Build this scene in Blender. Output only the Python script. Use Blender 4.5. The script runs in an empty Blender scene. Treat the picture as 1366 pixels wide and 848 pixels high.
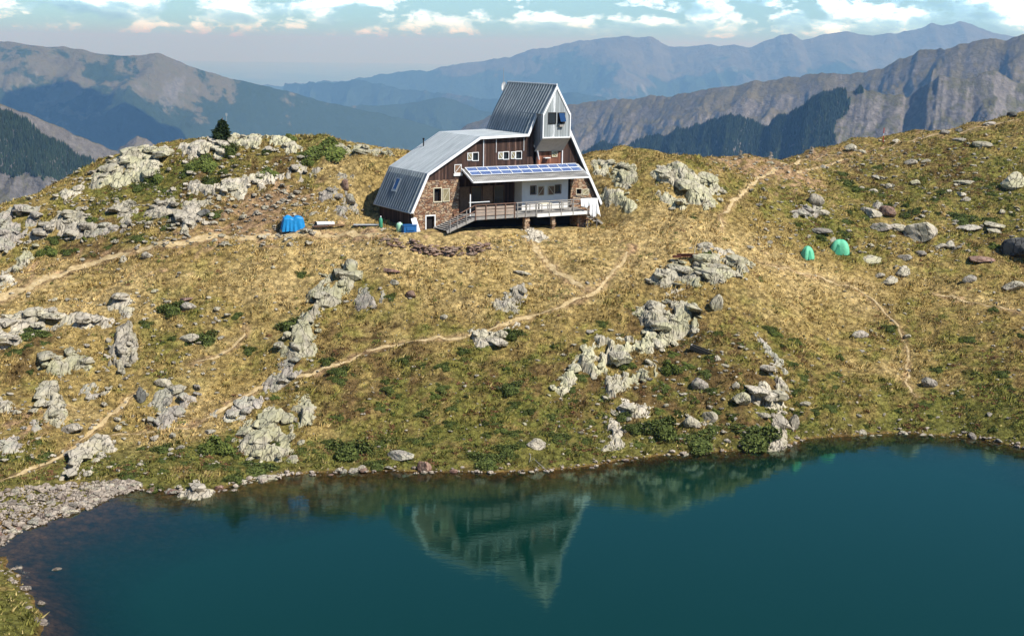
import bpy, math, random
import numpy as np
from mathutils import Vector
from mathutils.geometry import tessellate_polygon
PI = math.pi
S = bpy.context.scene
COL = S.collection
R = math.radians

# ------------------------------------------------------------------ view geometry (used to measure the place)
F = 1750.0
PITCH = math.atan((424-62)/F)
ROLL = R(0.8)
FWD = np.array([0, math.cos(PITCH), -math.sin(PITCH)])
UP0 = np.array([0, math.sin(PITCH), math.cos(PITCH)])
R0 = np.array([1.0, 0, 0])
RT = R0*math.cos(ROLL)+UP0*math.sin(ROLL)
UP = UP0*math.cos(ROLL)-R0*math.sin(ROLL)
HC = 27.3
CAM = np.array([0, 0, HC])

def ray(x, y):
    return FWD+RT*((x-683)/F)+UP*((424-y)/F)

def at(x, y, Y):
    d = ray(x, y)
    return CAM+d*(Y/d[1])

def proj(P):
    v = np.asarray(P, float)-CAM
    k = v@FWD
    return 683+F*(v@RT)/k, 424-F*(v@UP)/k, k

# ------------------------------------------------------------------ numpy noise
def _h(ix, iy, s):
    ix = ix.astype(np.int64); iy = iy.astype(np.int64)
    n = (ix*374761393+iy*668265263+s*2147483647+s*s*97) & 0xffffffff
    n = ((n ^ (n >> 13))*1274126177) & 0xffffffff
    n = ((n ^ (n >> 15))*2246822519) & 0xffffffff
    return ((n ^ (n >> 16)) & 0xffffff)/float(0xffffff)

def vnoise(x, y, s=0):
    x = np.asarray(x, float); y = np.asarray(y, float)
    ix = np.floor(x); iy = np.floor(y); fx = x-ix; fy = y-iy
    def g(dx, dy):
        a = _h(ix+dx, iy+dy, s)*2*PI
        return np.cos(a)*(fx-dx)+np.sin(a)*(fy-dy)
    ux = fx*fx*fx*(fx*(fx*6-15)+10); uy = fy*fy*fy*(fy*(fy*6-15)+10)
    a = g(0, 0)*(1-ux)+g(1, 0)*ux
    b = g(0, 1)*(1-ux)+g(1, 1)*ux
    return (a*(1-uy)+b*uy)*1.5

def fbm(x, y, o=4, s=0, gain=.5, lac=2.03):
    t = 0; a = 1.0; n = 0
    for i in range(o):
        t = t+a*vnoise(x, y, s+i*17); n += a; a *= gain; x = x*lac+13.7; y = y*lac+7.3
    return t/n

def ridged(x, y, o=5, s=0, gain=.5, lac=2.05):
    t = 0; a = 1.0; n = 0
    for i in range(o):
        v = 1-np.abs(vnoise(x, y, s+i*31))*1.6
        t = t+a*v; n += a; a *= gain; x = x*lac+5.1; y = y*lac+9.2
    return t/n

def cells(x, y, s=0, jit=.85):
    """nearest cell of a jittered grid: id noise a,b,c, offset to its centre, F1 and F2"""
    ix = np.floor(x); iy = np.floor(y)
    f1 = np.full(x.shape, 9.0); f2 = np.full(x.shape, 9.0)
    cx = np.zeros(x.shape); cy = np.zeros(x.shape); bx = np.zeros(x.shape); by = np.zeros(x.shape)
    for dx in (-1, 0, 1):
        for dy in (-1, 0, 1):
            jx = ix+dx; jy = iy+dy
            px = jx+.5+(_h(jx, jy, s+1)-.5)*jit; py = jy+.5+(_h(jx, jy, s+2)-.5)*jit
            d = np.hypot(px-x, py-y)
            m = d < f1
            f2 = np.where(m, f1, np.minimum(f2, d))
            f1 = np.where(m, d, f1)
            cx = np.where(m, jx, cx); cy = np.where(m, jy, cy); bx = np.where(m, px, bx); by = np.where(m, py, by)
    return _h(cx, cy, s+3), _h(cx, cy, s+4), _h(cx, cy, s+5), x-bx, y-by, f1, f2

def sstep(x, a, b):
    t = np.clip((x-a)/(b-a), 0, 1)
    return t*t*(3-2*t)

# ------------------------------------------------------------------ object helpers
def props(o, label=None, cat=None, group=None, kind=None):
    if label: o['label'] = label
    if cat: o['category'] = cat
    if group: o['group'] = group
    if kind: o['kind'] = kind
    return o

def empty(name, loc=(0, 0, 0), rz=0, parent=None, **k):
    o = bpy.data.objects.new(name, None)
    COL.objects.link(o); o.location = loc; o.rotation_euler = (0, 0, rz); o.empty_display_size = .3
    o.parent = parent
    return props(o, **k)

def mesh_np(name, V, Fc, mats, smooth=False, col=None, midx=None):
    """V (n,3), Fc (m,k) with k = 3 or 4"""
    V = np.asarray(V, np.float32); Fc = np.asarray(Fc, np.int32)
    me = bpy.data.meshes.new(name)
    n, k = Fc.shape
    me.vertices.add(len(V)); me.vertices.foreach_set('co', V.ravel())
    me.loops.add(n*k); me.loops.foreach_set('vertex_index', Fc.ravel())
    me.polygons.add(n); me.polygons.foreach_set('loop_start', np.arange(0, n*k, k, dtype=np.int32))
    if midx is not None: me.polygons.foreach_set('material_index', np.asarray(midx, np.int32))
    me.polygons.foreach_set('use_smooth', np.full(n, smooth))
    me.update(calc_edges=True)
    if col is not None:
        at_ = me.color_attributes.new('Col', 'FLOAT_COLOR', 'POINT')
        c = np.ones((len(V), 4), np.float32); c[:, :col.shape[1]] = col
        at_.data.foreach_set('color', c.ravel())
    for m in (mats if isinstance(mats, (list, tuple)) else [mats]): me.materials.append(m)
    return me

def link(name, me, parent=None, loc=None, **k):
    o = bpy.data.objects.new(name, me); COL.objects.link(o)
    if parent: o.parent = parent
    if loc is not None: o.location = loc
    return props(o, **k)

class MB:
    """collects boxes, tubes and polygons for one mesh"""
    def __init__(s): s.v = []; s.f = []
    def add(s, vs, fs):
        n = len(s.v); s.v += [tuple(map(float, v)) for v in vs]; s.f += [tuple(i+n for i in f) for f in fs]
        return s
    def box(s, x0, x1, y0, y1, z0, z1):
        v = [(x0, y0, z0), (x1, y0, z0), (x1, y1, z0), (x0, y1, z0), (x0, y0, z1), (x1, y0, z1), (x1, y1, z1), (x0, y1, z1)]
        return s.add(v, [(0, 3, 2, 1), (4, 5, 6, 7), (0, 1, 5, 4), (1, 2, 6, 5), (2, 3, 7, 6), (3, 0, 4, 7)])
    def bar(s, p, q, w, h, up=(0, 0, 1)):
        """rectangular bar from p to q"""
        p = Vector(p); q = Vector(q); d = (q-p).normalized(); u = Vector(up)
        if abs(d.dot(u)) > .98: u = Vector((0, 1, 0))
        r = d.cross(u).normalized(); u = r.cross(d)
        v = []
        for c in (p, q):
            for a, b in ((-1, -1), (1, -1), (1, 1), (-1, 1)): v.append(c+r*(a*w/2)+u*(b*h/2))
        return s.add(v, [(0, 1, 2, 3), (7, 6, 5, 4), (0, 4, 5, 1), (1, 5, 6, 2), (2, 6, 7, 3), (3, 7, 4, 0)])
    def tube(s, pts, r, n=8, cap=True):
        pts = [Vector(p) for p in pts]; rs = r if isinstance(r, (list, tuple)) else [r]*len(pts)
        v = []; f = []
        for i, p in enumerate(pts):
            d = (pts[min(i+1, len(pts)-1)]-pts[max(i-1, 0)]).normalized()
            u = Vector((0, 0, 1)) if abs(d.z) < .9 else Vector((1, 0, 0))
            a = d.cross(u).normalized(); b = d.cross(a)
            for k in range(n):
                t = 2*PI*k/n; v.append(p+a*(math.cos(t)*rs[i])+b*(math.sin(t)*rs[i]))
        for i in range(len(pts)-1):
            for k in range(n):
                k2 = (k+1) % n; f.append((i*n+k, i*n+k2, (i+1)*n+k2, (i+1)*n+k))
        if cap: f.append(tuple(range(n-1, -1, -1))); f.append(tuple((len(pts)-1)*n+k for k in range(n)))
        return s.add(v, f)
    def prism(s, poly, holes, y0, y1):
        """poly = [(x, z)] in the xz-plane extruded from y0 to y1, with holes"""
        loops = [poly]+list(holes)
        tri = tessellate_polygon([[Vector((a, b, 0)) for a, b in l] for l in loops])
        flat = [p for l in loops for p in l]; n = len(flat)
        v = [(a, y0, b) for a, b in flat]+[(a, y1, b) for a, b in flat]
        f = [tuple(t) for t in tri]+[tuple(i+n for i in reversed(t)) for t in tri]
        o = 0
        for l in loops:
            m = len(l)
            for i in range(m):
                j = (i+1) % m; f.append((o+i, o+j, n+o+j, n+o+i))
            o += m
        return s.add(v, f)
    def build(s, name, mat, parent=None, smooth=False, bevel=0, **k):
        me = bpy.data.meshes.new(name); me.from_pydata(s.v, [], s.f); me.update()
        import bmesh
        bm = bmesh.new(); bm.from_mesh(me); bmesh.ops.recalc_face_normals(bm, faces=bm.faces[:])
        if bevel: bmesh.ops.bevel(bm, geom=bm.edges[:], offset=bevel, segments=1, affect='EDGES')
        bm.to_mesh(me); bm.free()
        if smooth: me.polygons.foreach_set('use_smooth', [True]*len(me.polygons))
        for m in (mat if isinstance(mat, (list, tuple)) else [mat]): me.materials.append(m)
        return link(name, me, parent, **k)

# ------------------------------------------------------------------ materials
def mat(name):
    m = bpy.data.materials.new(name); m.use_nodes = True
    nt = m.node_tree; b = nt.nodes['Principled BSDF']
    b.inputs['Roughness'].default_value = .85; b.inputs['Specular IOR Level'].default_value = .25
    return m, nt, b

def N(nt, t, **k):
    n = nt.nodes.new(t)
    for a, v in k.items():
        if a.startswith('i_'): n.inputs[int(a[2:]) if a[2:].isdigit() else a[2:].replace('_', ' ')].default_value = v
        else: setattr(n, a, v)
    return n

def coord(nt, kind='Object', scale=(1, 1, 1), rot=(0, 0, 0)):
    t = N(nt, 'ShaderNodeTexCoord'); m = N(nt, 'ShaderNodeMapping')
    m.inputs['Scale'].default_value = scale; m.inputs['Rotation'].default_value = rot
    nt.links.new(t.outputs[kind], m.inputs[0]); return m.outputs[0]

def noise(nt, vec, scale, detail=6, rough=.6, dist=0):
    n = N(nt, 'ShaderNodeTexNoise'); n.inputs['Scale'].default_value = scale; n.inputs['Detail'].default_value = detail
    n.inputs['Roughness'].default_value = rough; n.inputs['Distortion'].default_value = dist
    if vec is not None: nt.links.new(vec, n.inputs['Vector'])
    return n.outputs['Fac']

def ramp(nt, fac, stops, interp='LINEAR'):
    r = N(nt, 'ShaderNodeValToRGB'); cr = r.color_ramp; cr.interpolation = interp
    while len(cr.elements) < len(stops): cr.elements.new(.5)
    for e, (p, c) in zip(cr.elements, stops):
        e.position = p; e.color = (c, c, c, 1) if isinstance(c, (int, float)) else (*c, 1)
    nt.links.new(fac, r.inputs[0]); return r.outputs[0]

def mix(nt, fac, a, b, mode='MIX'):
    m = N(nt, 'ShaderNodeMix', data_type='RGBA', blend_type=mode)
    for s, v in ((0, fac), (6, a), (7, b)):
        if hasattr(v, 'links') or isinstance(v, bpy.types.NodeSocket): nt.links.new(v, m.inputs[s])
        else: m.inputs[s].default_value = v if s == 0 else (*v, 1)
    return m.outputs[2]

def mth(nt, op, a, b=None, clamp=False):
    m = N(nt, 'ShaderNodeMath', operation=op, use_clamp=clamp)
    for i, v in enumerate((a, b)):
        if v is None: continue
        if isinstance(v, bpy.types.NodeSocket): nt.links.new(v, m.inputs[i])
        else: m.inputs[i].default_value = v
    return m.outputs[0]

def bump(nt, b, h, strength, dist):
    n = N(nt, 'ShaderNodeBump'); n.inputs['Strength'].default_value = strength; n.inputs['Distance'].default_value = dist
    nt.links.new(h, n.inputs['Height']); nt.links.new(n.outputs[0], b.inputs['Normal'])

def plain(name, col, rough=.7, var=.25, scale=3, metal=0, spec=.25, kind='Object'):
    m, nt, b = mat(name)
    v = coord(nt, kind)
    f = noise(nt, v, scale, 7, .65)
    d = tuple(c*(1-var) for c in col); e = tuple(min(1, c*(1+var)) for c in col)
    nt.links.new(ramp(nt, f, [(.25, d), (.75, e)]), b.inputs['Base Color'])
    b.inputs['Roughness'].default_value = rough; b.inputs['Metallic'].default_value = metal
    b.inputs['Specular IOR Level'].default_value = spec
    bump(nt, b, noise(nt, v, scale*8, 4), .25, .01)
    return m

def rock_mat(name, base, pale, dark, lichen, lich_amt=.5, s=1.0):
    m, nt, b = mat(name)
    v = coord(nt, 'Object')
    oi = N(nt, 'ShaderNodeObjectInfo')
    add = N(nt, 'ShaderNodeVectorMath', operation='ADD'); nt.links.new(v, add.inputs[0])
    mul = N(nt, 'ShaderNodeVectorMath', operation='SCALE'); cb = N(nt, 'ShaderNodeCombineXYZ')
    for i in range(3): nt.links.new(oi.outputs['Random'], cb.inputs[i])
    nt.links.new(cb.outputs[0], mul.inputs[0]); mul.inputs['Scale'].default_value = 40; nt.links.new(mul.outputs[0], add.inputs[1])
    v = add.outputs[0]
    c = ramp(nt, noise(nt, v, .9*s, 8, .7), [(.3, dark), (.47, base), (.7, pale)])
    l = ramp(nt, noise(nt, v, .55*s, 6, .62, .4), [(.5-.12*lich_amt, 0.0), (.62-.1*lich_amt, 1.0)])
    c = mix(nt, mth(nt, 'MULTIPLY', l, .75*min(1, lich_amt*1.4)), c, lichen)
    sp = ramp(nt, noise(nt, v, 5*s, 5, .75), [(.36, 1.0), (.45, 0.0)])
    c = mix(nt, mth(nt, 'MULTIPLY', sp, .5), c, dark)
    mp = N(nt, 'ShaderNodeMapping'); nt.links.new(v, mp.inputs[0]); mp.inputs['Scale'].default_value = (1.5, .55, .5)
    vo = N(nt, 'ShaderNodeTexVoronoi', feature='DISTANCE_TO_EDGE'); vo.inputs['Scale'].default_value = 1.3*s
    ds = N(nt, 'ShaderNodeVectorMath', operation='ADD'); nn = N(nt, 'ShaderNodeTexNoise'); nn.inputs['Scale'].default_value = 1.5*s
    nt.links.new(mp.outputs[0], nn.inputs['Vector']); nt.links.new(mp.outputs[0], ds.inputs[0]); nt.links.new(nn.outputs['Color'], ds.inputs[1])
    nt.links.new(ds.outputs[0], vo.inputs['Vector'])
    ck = ramp(nt, vo.outputs['Distance'], [(.0, 0.0), (.05, 1.0)])
    c = mix(nt, ck, tuple(x*.45 for x in dark), c)
    # brightness differs a little from stone to stone
    rv = mth(nt, 'ADD', mth(nt, 'MULTIPLY', oi.outputs['Random'], .35), .8)
    hsv = N(nt, 'ShaderNodeHueSaturation'); nt.links.new(c, hsv.inputs['Color']); nt.links.new(rv, hsv.inputs['Value'])
    nt.links.new(hsv.outputs[0], b.inputs['Base Color'])
    h = mth(nt, 'ADD', mth(nt, 'MULTIPLY', noise(nt, v, 3*s, 9, .7), 1.0), mth(nt, 'MULTIPLY', ck, .35))
    bump(nt, b, h, .9, .12)
    b.inputs['Roughness'].default_value = .93
    return m
# ================================================================== TERRAIN
SHORE = [(-60, 742), (0, 724), (22, 706), (70, 690), (120, 672), (150, 656), (190, 650), (232, 657), (262, 662), (310, 650), (345, 640), (380, 633), (450, 629),
         (560, 629), (640, 630), (700, 628), (780, 622), (830, 614), (900, 606), (960, 602), (1010, 601), (1042, 600), (1060, 588), (1100, 583),
         (1150, 580), (1200, 577), (1250, 580), (1300, 585), (1366, 597), (1450, 625)]
LAND = {  # pixel column: (row, distance along the view)
 -160: [(640, 80), (560, 86), (480, 93), (400, 102), (350, 107)],
 0: [(680, 73.5), (620, 80), (560, 86), (480, 93.5), (400, 102), (340, 109), (285, 115)],
 100: [(630, 80), (560, 87), (480, 94), (400, 101.5), (330, 109), (280, 115), (243, 120)],
 200: [(610, 82), (560, 87.5), (480, 94), (400, 101), (320, 109), (260, 116), (202, 123.5)],
 340: [(600, 84), (560, 88), (480, 94.5), (400, 101.5), (320, 108.5), (260, 116), (186, 124)],
 450: [(600, 84.5), (540, 89.5), (460, 96), (380, 103), (310, 109.5), (250, 117), (193, 124)],
 530: [(320, 107.5), (207, 121.5)],
 600: [(600, 84.5), (540, 90), (460, 96.5), (380, 103), (340, 106.5), (313, 109.2), (216, 125)],
 700: [(600, 84.5), (540, 90), (460, 96.5), (400, 102), (340, 107.8), (308, 112.5), (213, 127)],
 800: [(590, 86.5), (540, 91), (460, 97), (400, 102), (340, 109), (303, 115), (260, 119.5), (209, 125)],
 900: [(585, 87.5), (520, 92.5), (440, 99), (370, 105), (320, 111), (270, 117), (210, 124)],
 1000: [(570, 89.5), (520, 92.5), (440, 99.5), (370, 107), (320, 114), (260, 123), (208, 135)],
 1100: [(550, 93), (500, 98), (430, 106), (370, 112.5), (335, 118), (280, 127), (240, 137), (200, 151)],
 1200: [(550, 94), (500, 100), (430, 108), (370, 116.5), (320, 123.5), (270, 132), (220, 143), (182, 154)],
 1366: [(560, 91.5), (520, 96.5), (440, 106), (380, 115), (320, 124), (260, 133), (200, 144), (152, 156)],
 1520: [(590, 90), (520, 98), (400, 114), (260, 132), (105, 158)],
}
cp = []
for x, y in SHORE:
    d = ray(x, y); t = -HC/d[2]; P = CAM+d*t; cp.append((P[0], P[1], 0.0))
    g = np.array([P[0]-6, P[1]-62]); g = g/np.hypot(*g)
    cp.append((P[0]-g[0]*7, P[1]-g[1]*7, -1.1 if x < 420 else -2.0))
for x, l in LAND.items():
    for y, Y in l: cp.append(tuple(at(x, y, Y)))
    P = at(x, *l[-1])
    if x != 1520 or True:
        n = np.array([P[0]*.35, 30.0]) if x < 0 else np.array([P[0]*.12, 30.0])
        if x <= 200: n = np.array([-14.0, 26.0])
        n /= np.hypot(*n)
        cp.append((P[0]+n[0]*9, P[1]+n[1]*9, P[2]-1.6)); cp.append((P[0]+n[0]*24, P[1]+n[1]*24, P[2]-9)); cp.append((P[0]+n[0]*55, P[1]+n[1]*55, P[2]-32))
for p in [(-33, 68, .25), (-30, 66.8, -.15), (-26.8, 66, 0.02), (-25, 63.5, 0), (-22.8, 60, 0), (-21.8, 57.5, 0), (-20.5, 53, 0), (-19, 46, 0), (-16, 36, 0), (-10, 27, 0),
          (5, 23, 0), (25, 24, 0), (45, 30, 0), (58, 42, 0), (62, 58, 0), (55, 72, 0), (48, 79, 0),
          (-26.5, 60, .8), (-25, 54, 1.2), (-32, 62, 1.6), (-30, 52, 2.5), (-45, 64, 3), (-42, 72, 1.8), (-60, 80, 5), (-70, 60, 9), (-45, 40, 9), (-30, 30, 8), (-110, 70, 14), (-80, 100, 6), (-105, 120, -14), (-80, 108, 5),
          (-18, 62, -2.6), (-12, 55, -4), (0, 45, -6), (10, 60, -7), (25, 50, -7), (40, 60, -5), (25, 70, -5), (0, 70, -4.5), (5, 32, -3), (30, 35, -3),
          (0, 0, 25.4), (-14, 0, 24), (14, 0, 24.5), (0, 10, 15), (30, 8, 16), (-30, 10, 17), (60, 15, 15), (80, 40, 12), (85, 65, 8), (75, 80, 6), (110, 60, 16), (115, 110, 16), (100, 30, 20), (-60, 10, 20),
          (130, 150, 22), (-100, 5, 25), (130, 0, 30), (-108, 185, -80), (130, 205, -30), (0, 205, -40)]:
    cp.append(p)
cp = np.array(cp)
_k = lambda r2: .5*r2*np.log(r2+1e-9)
n_ = len(cp)
A_ = np.zeros((n_+3, n_+3)); dd = (cp[:, None, :2]-cp[None, :, :2]); A_[:n_, :n_] = _k((dd**2).sum(-1))+np.eye(n_)*.03
A_[:n_, n_] = 1; A_[:n_, n_+1:] = cp[:, :2]; A_[n_, :n_] = 1; A_[n_+1:, :n_] = cp[:, :2].T
W_ = np.linalg.solve(A_, np.r_[cp[:, 2], 0, 0, 0])
def base_h(X, Y):
    sh = X.shape; X = X.ravel(); Y = Y.ravel(); z = W_[n_]+W_[n_+1]*X+W_[n_+2]*Y
    for i in range(n_): z = z+W_[i]*_k((X-cp[i, 0])**2+(Y-cp[i, 1])**2)
    return z.reshape(sh)

# hut frame: a along the front, b into the depth, z up from the front left foot
AL = R(31)
O_ = at(551, 305, 110.0)
AX = np.array([math.cos(AL), math.sin(AL), 0]); BX = np.array([-math.sin(AL), math.cos(AL), 0])
def hut_ab(X, Y):
    dx = X-O_[0]; dy = Y-O_[1]
    return dx*AX[0]+dy*AX[1], dx*BX[0]+dy*BX[1]

GX0, GX1, GY0, GY1, GR = -112.0, 134.0, -6.0, 204.0, .36
gx = np.arange(GX0, GX1, GR); gy = np.arange(GY0, GY1, GR)
MX, MY = np.meshgrid(gx, gy)
# coarse solve, then refine
cxs = np.arange(GX0-2, GX1+4, 1.5); cys = np.arange(GY0-2, GY1+4, 1.5)
CXm, CYm = np.meshgrid(cxs, cys); CZ = base_h(CXm, CYm)
def bil(Z, x0, y0, r, X, Y):
    u = np.clip((X-x0)/r, 0, Z.shape[1]-1.001); v = np.clip((Y-y0)/r, 0, Z.shape[0]-1.001)
    i = u.astype(int); j = v.astype(int); fu = u-i; fv = v-j
    return Z[j, i]*(1-fu)*(1-fv)+Z[j, i+1]*fu*(1-fv)+Z[j+1, i]*(1-fu)*fv+Z[j+1, i+1]*fu*fv
GZ = bil(CZ, cxs[0], cys[0], 1.5, MX, MY)
ha, hb = hut_ab(MX, MY)
keep = 1-np.exp(-(np.maximum(0, np.maximum(-ha-1, ha-18))**2+np.maximum(0, np.maximum(-hb-4, hb-9))**2)/6.0)
shore_f = sstep(np.abs(GZ), .0, 1.6)
amp = (.12+.88*shore_f)*(.15+.85*keep)
bigf = .25+.75*sstep(MY, 60, 90)
GZ = GZ+amp*bigf*(fbm(MX/7.5, MY/7.5, 3, 3)*.85+fbm(MX/2.3, MY/2.3, 3, 9)*.42)+(.35+.65*shore_f)*(.3+.7*keep)*(fbm(MX/1.1, MY/1.1, 3, 21)*.20)
_c = cells(MX/1.5+fbm(MX, MY, 2, 5), MY/1.1+fbm(MX, MY, 2, 6), 8)
GZ = GZ+shore_f*(.3+.7*keep)*.16*(.6-_c[5])*(.3+_c[0])
GZ = GZ+(1-shore_f)*fbm(MX/1.7, MY/1.7, 3, 77)*.10

# the levelled ground the hut stands on
_dx = np.maximum(0, np.maximum(-ha-1.5, ha-17.5)); _dy = np.maximum(0, np.maximum(-hb-3.4, hb-8.2)); _w = 1-sstep(np.hypot(_dx, _dy), 0.0, 2.6)
_t = O_[2]-.12+.045*np.clip(hb, -4, 9)-.035*np.clip(ha-6, 0, 12)+fbm(MX/1.2, MY/1.2, 3, 55)*.10
GZ = GZ*(1-_w)+np.minimum(GZ, _t)*_w

def gh(X, Y):
    return bil(GZ, GX0, GY0, GR, np.asarray(X, float), np.asarray(Y, float))

def ground(x, y, far=170):
    """where the line of sight through (x, y) meets the terrain or the lake"""
    d = ray(x, y); d = d/d[1]
    Ys = np.arange(52, far, .12); P = CAM[None]+d[None]*Ys[:, None]
    g = np.maximum(gh(P[:, 0], P[:, 1]), 0)
    k = np.nonzero(P[:, 2] < g)[0]
    if len(k) == 0: return None
    return np.array([P[k[0], 0], P[k[0], 1], g[k[0]]])

def groundf(x, y):
    g = None
    while g is None: g = ground(x, y); y += 1.0
    return g

def nrm(X, Y, e=.5):
    v = np.array([-(gh(X+e, Y)-gh(X-e, Y))/(2*e), -(gh(X, Y+e)-gh(X, Y-e))/(2*e), 1.0])
    return v/np.linalg.norm(v)

# ---- ground cover colour (a map of what grows where)
def gpt(x, y):
    g = ground(x, y)
    if g is None: g = ground(x, y+6)
    return g
BL = []   # (kind, X, Y, rx, ry, strength)
for kind, x, y, rp, st in [
    # green swards
    ('g', 520, 390, 8, .7), ('g', 600, 380, 7, .5), ('g', 560, 520, 9, .75), ('g', 650, 500, 9, .7), ('g', 600, 590, 8, .7), ('g', 760, 580, 8, .8), ('g', 700, 560, 7, .6), ('g', 250, 420, 7, .8), ('g', 280, 600, 6, .8),
    ('g', 230, 480, 5, .6), ('g', 420, 560, 5, .6), ('g', 480, 600, 6, .9), ('g', 900, 560, 7, .7), ('g', 980, 480, 6, .6), ('g', 940, 250, 8, .4), ('g', 860, 290, 7, .6), ('g', 1010, 440, 8, .6), ('g', 1200, 470, 9, .7),
    ('g', 1120, 470, 8, .5), ('g', 1300, 480, 10, .6), ('g', 1260, 350, 10, .5), ('g', 1100, 300, 9, .6), ('g', 1200, 260, 9, .5), ('g', 1320, 250, 12, .6), ('g', 1130, 560, 9, .8), ('g', 1240, 560, 10, .9), ('g', 1350, 560, 8, .8),
    ('g', 150, 300, 7, .7), ('g', 60, 330, 6, .6), ('g', 230, 250, 6, .8), ('g', 300, 230, 6, .5), ('g', 430, 205, 6, .8), ('g', 350, 270, 5, .5), ('g', 640, 560, 9, .6), ('g', 380, 420, 5, .6), ('g', 700, 380, 6, .3), ('g', 20, 590, 6, .5),
    ('g', 200, 630, 6, .6), ('g', 5, 820, 3, 1), ('g', 1000, 560, 6, .7), ('g', 780, 450, 7, .4), ('g', 880, 380, 5, .4), ('g', 660, 470, 8, .4),
    # straw
    ('s', 640, 330, 9, .9), ('s', 760, 330, 9, 1), ('s', 850, 330, 9, 1), ('s', 900, 310, 8, 1), ('s', 860, 360, 7, .7), ('s', 430, 330, 9, .9), ('s', 340, 350, 9, .8), ('s', 500, 315, 8, .8), ('s', 250, 370, 7, .6), ('s', 760, 290, 6, .8),
    ('s', 740, 380, 7, .7), ('s', 680, 350, 7, .8), ('s', 560, 350, 8, .9), ('s', 480, 240, 7, .8), ('s', 430, 290, 7, .7), ('s', 1080, 365, 5, .9), ('s', 1010, 350, 7, 1), ('s', 1150, 390, 5, .8), ('s', 1280, 395, 9, .6), ('s', 1350, 400, 7, .6), ('s', 1210, 500, 4, .9),
    ('s', 300, 450, 5, .6), ('s', 150, 500, 6, .5), ('s', 60, 420, 7, .8), ('s', 150, 400, 8, .8), ('s', 30, 385, 7, .9), ('s', 90, 440, 5, .5), ('s', 520, 440, 5, .5), ('s', 600, 430, 6, .5), ('s', 1090, 440, 8, .6), ('s', 230, 560, 6, .8), ('s', 130, 560, 6, .6),
    ('s', 960, 380, 6, .6), ('s', 1120, 520, 7, .4), ('s', 820, 400, 6, .5), ('s', 510, 260, 5, .6), ('s', 800, 260, 4, .6), ('s', 500, 480, 6, .4), ('s', 440, 590, 4, .6), ('s', 280, 520, 5, .6),
    # heather and bilberry, red brown
    ('h', 900, 460, 8, .7), ('h', 960, 520, 7, .7), ('h', 760, 520, 6, .6), ('h', 860, 540, 6, .7), ('h', 470, 500, 7, .7), ('h', 420, 520, 5, .5), ('h', 540, 470, 6, .5), ('h', 370, 240, 6, .7), ('h', 260, 270, 6, .6), ('h', 130, 320, 5, .7),
    ('h', 1060, 500, 6, .5), ('h', 1010, 510, 5, .6), ('h', 1280, 240, 5, .6), ('h', 1160, 240, 8, .5), ('h', 1250, 220, 8, .6), ('h', 40, 470, 4, .7), ('h', 690, 500, 5, .4), ('h', 1330, 330, 6, .5), ('h', 1330, 460, 7, .5),
    # bare reddish soil
    ('d', 350, 285, 4.2, 0.74), ('d', 380, 268, 3.2, 0.66), ('d', 310, 300, 3.6, 0.66), ('d', 260, 315, 3, 0.49), ('d', 1040, 220, 6, 0.66), ('d', 990, 214, 5, 0.66), ('d', 1090, 208, 5, 0.57), ('d', 1000, 235, 4, 0.41), ('d', 1150, 200, 5, 0.49), ('d', 210, 330, 3, 0.41),
    ('d', 120, 350, 3, 0.41), ('d', 500, 308, 2.2, 0.57), ('d', 840, 335, 1.8, 0.57), ('d', 430, 305, 2, 0.57), ('d', 1230, 180, 4, 0.41), ('d', 1300, 168, 4, 0.41), ('d', 930, 213, 4, 0.33), ('d', 40, 560, 2.5, 0.49), ('d', 300, 555, 2, 0.49), ('d', 40, 365, 3, 0.41),
    ('d', 1290, 405, 2.5, 0.41), ('d', 1100, 336, 2.2, 0.33), ('d', 590, 308, 2.2, 0.49), ('d', 650, 310, 2.5, 0.33),
]:
    g = gpt(x, y)
    if g is not None: BL.append((kind, g[0], g[1], rp, st))

PATHS = [
 ([(-20, 408), (60, 374), (120, 352), (200, 330), (280, 318), (340, 316), (400, 313), (460, 314), (520, 314)], .40, 'broad pale track running left from the hut across the slope'),
 ([(706, 318), (716, 336), (735, 358), (760, 378), (790, 392)], .28, 'faint trodden line dropping from the terrace to the footpath'),
 ([(0, 641), (60, 620), (100, 597), (150, 579), (210, 577), (260, 568), (300, 545), (345, 520), (400, 503), (450, 487), (500, 466), (545, 456), (600, 452), (650, 442), (700, 425), (745, 411), (790, 394), (815, 368), (835, 341), (850, 331)], 0.16, 'narrow pale footpath climbing from the lake shore to the hut'),
 ([(100, 592), (140, 562), (172, 532), (190, 516)], 0.17, 'short worn path forking off among the left outcrops'),
 ([(255, 487), (300, 472), (325, 455), (333, 436), (318, 428)], .14, 'faint track climbing the left slope past small stones'),
 ([(1010, 350), (1060, 362), (1130, 381), (1160, 398), (1190, 427), (1208, 450), (1212, 482), (1207, 512), (1226, 536)], 0.12, 'trodden line running down the meadow below the tents'),
 ([(960, 288), (975, 274), (990, 258), (1012, 238), (1035, 226), (1075, 213), (1130, 204)], 0.19, 'sandy path climbing to the ridge right of the hut'),
 ([(960, 288), (964, 300), (958, 312)], .16, 'short dusty spur leaving the ridge path'),
 ([(1060, 232), (1095, 222), (1140, 211)], .18, 'faint track along the top of the right slope'),
 ([(1180, 196), (1240, 182), (1300, 172), (1366, 158)], .2, 'thin track following the skyline of the right slope'),
 ([(1245, 392), (1290, 402), (1366, 418)], .2, 'pale streak of a track across the right meadow'),
]
PP = []
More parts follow.
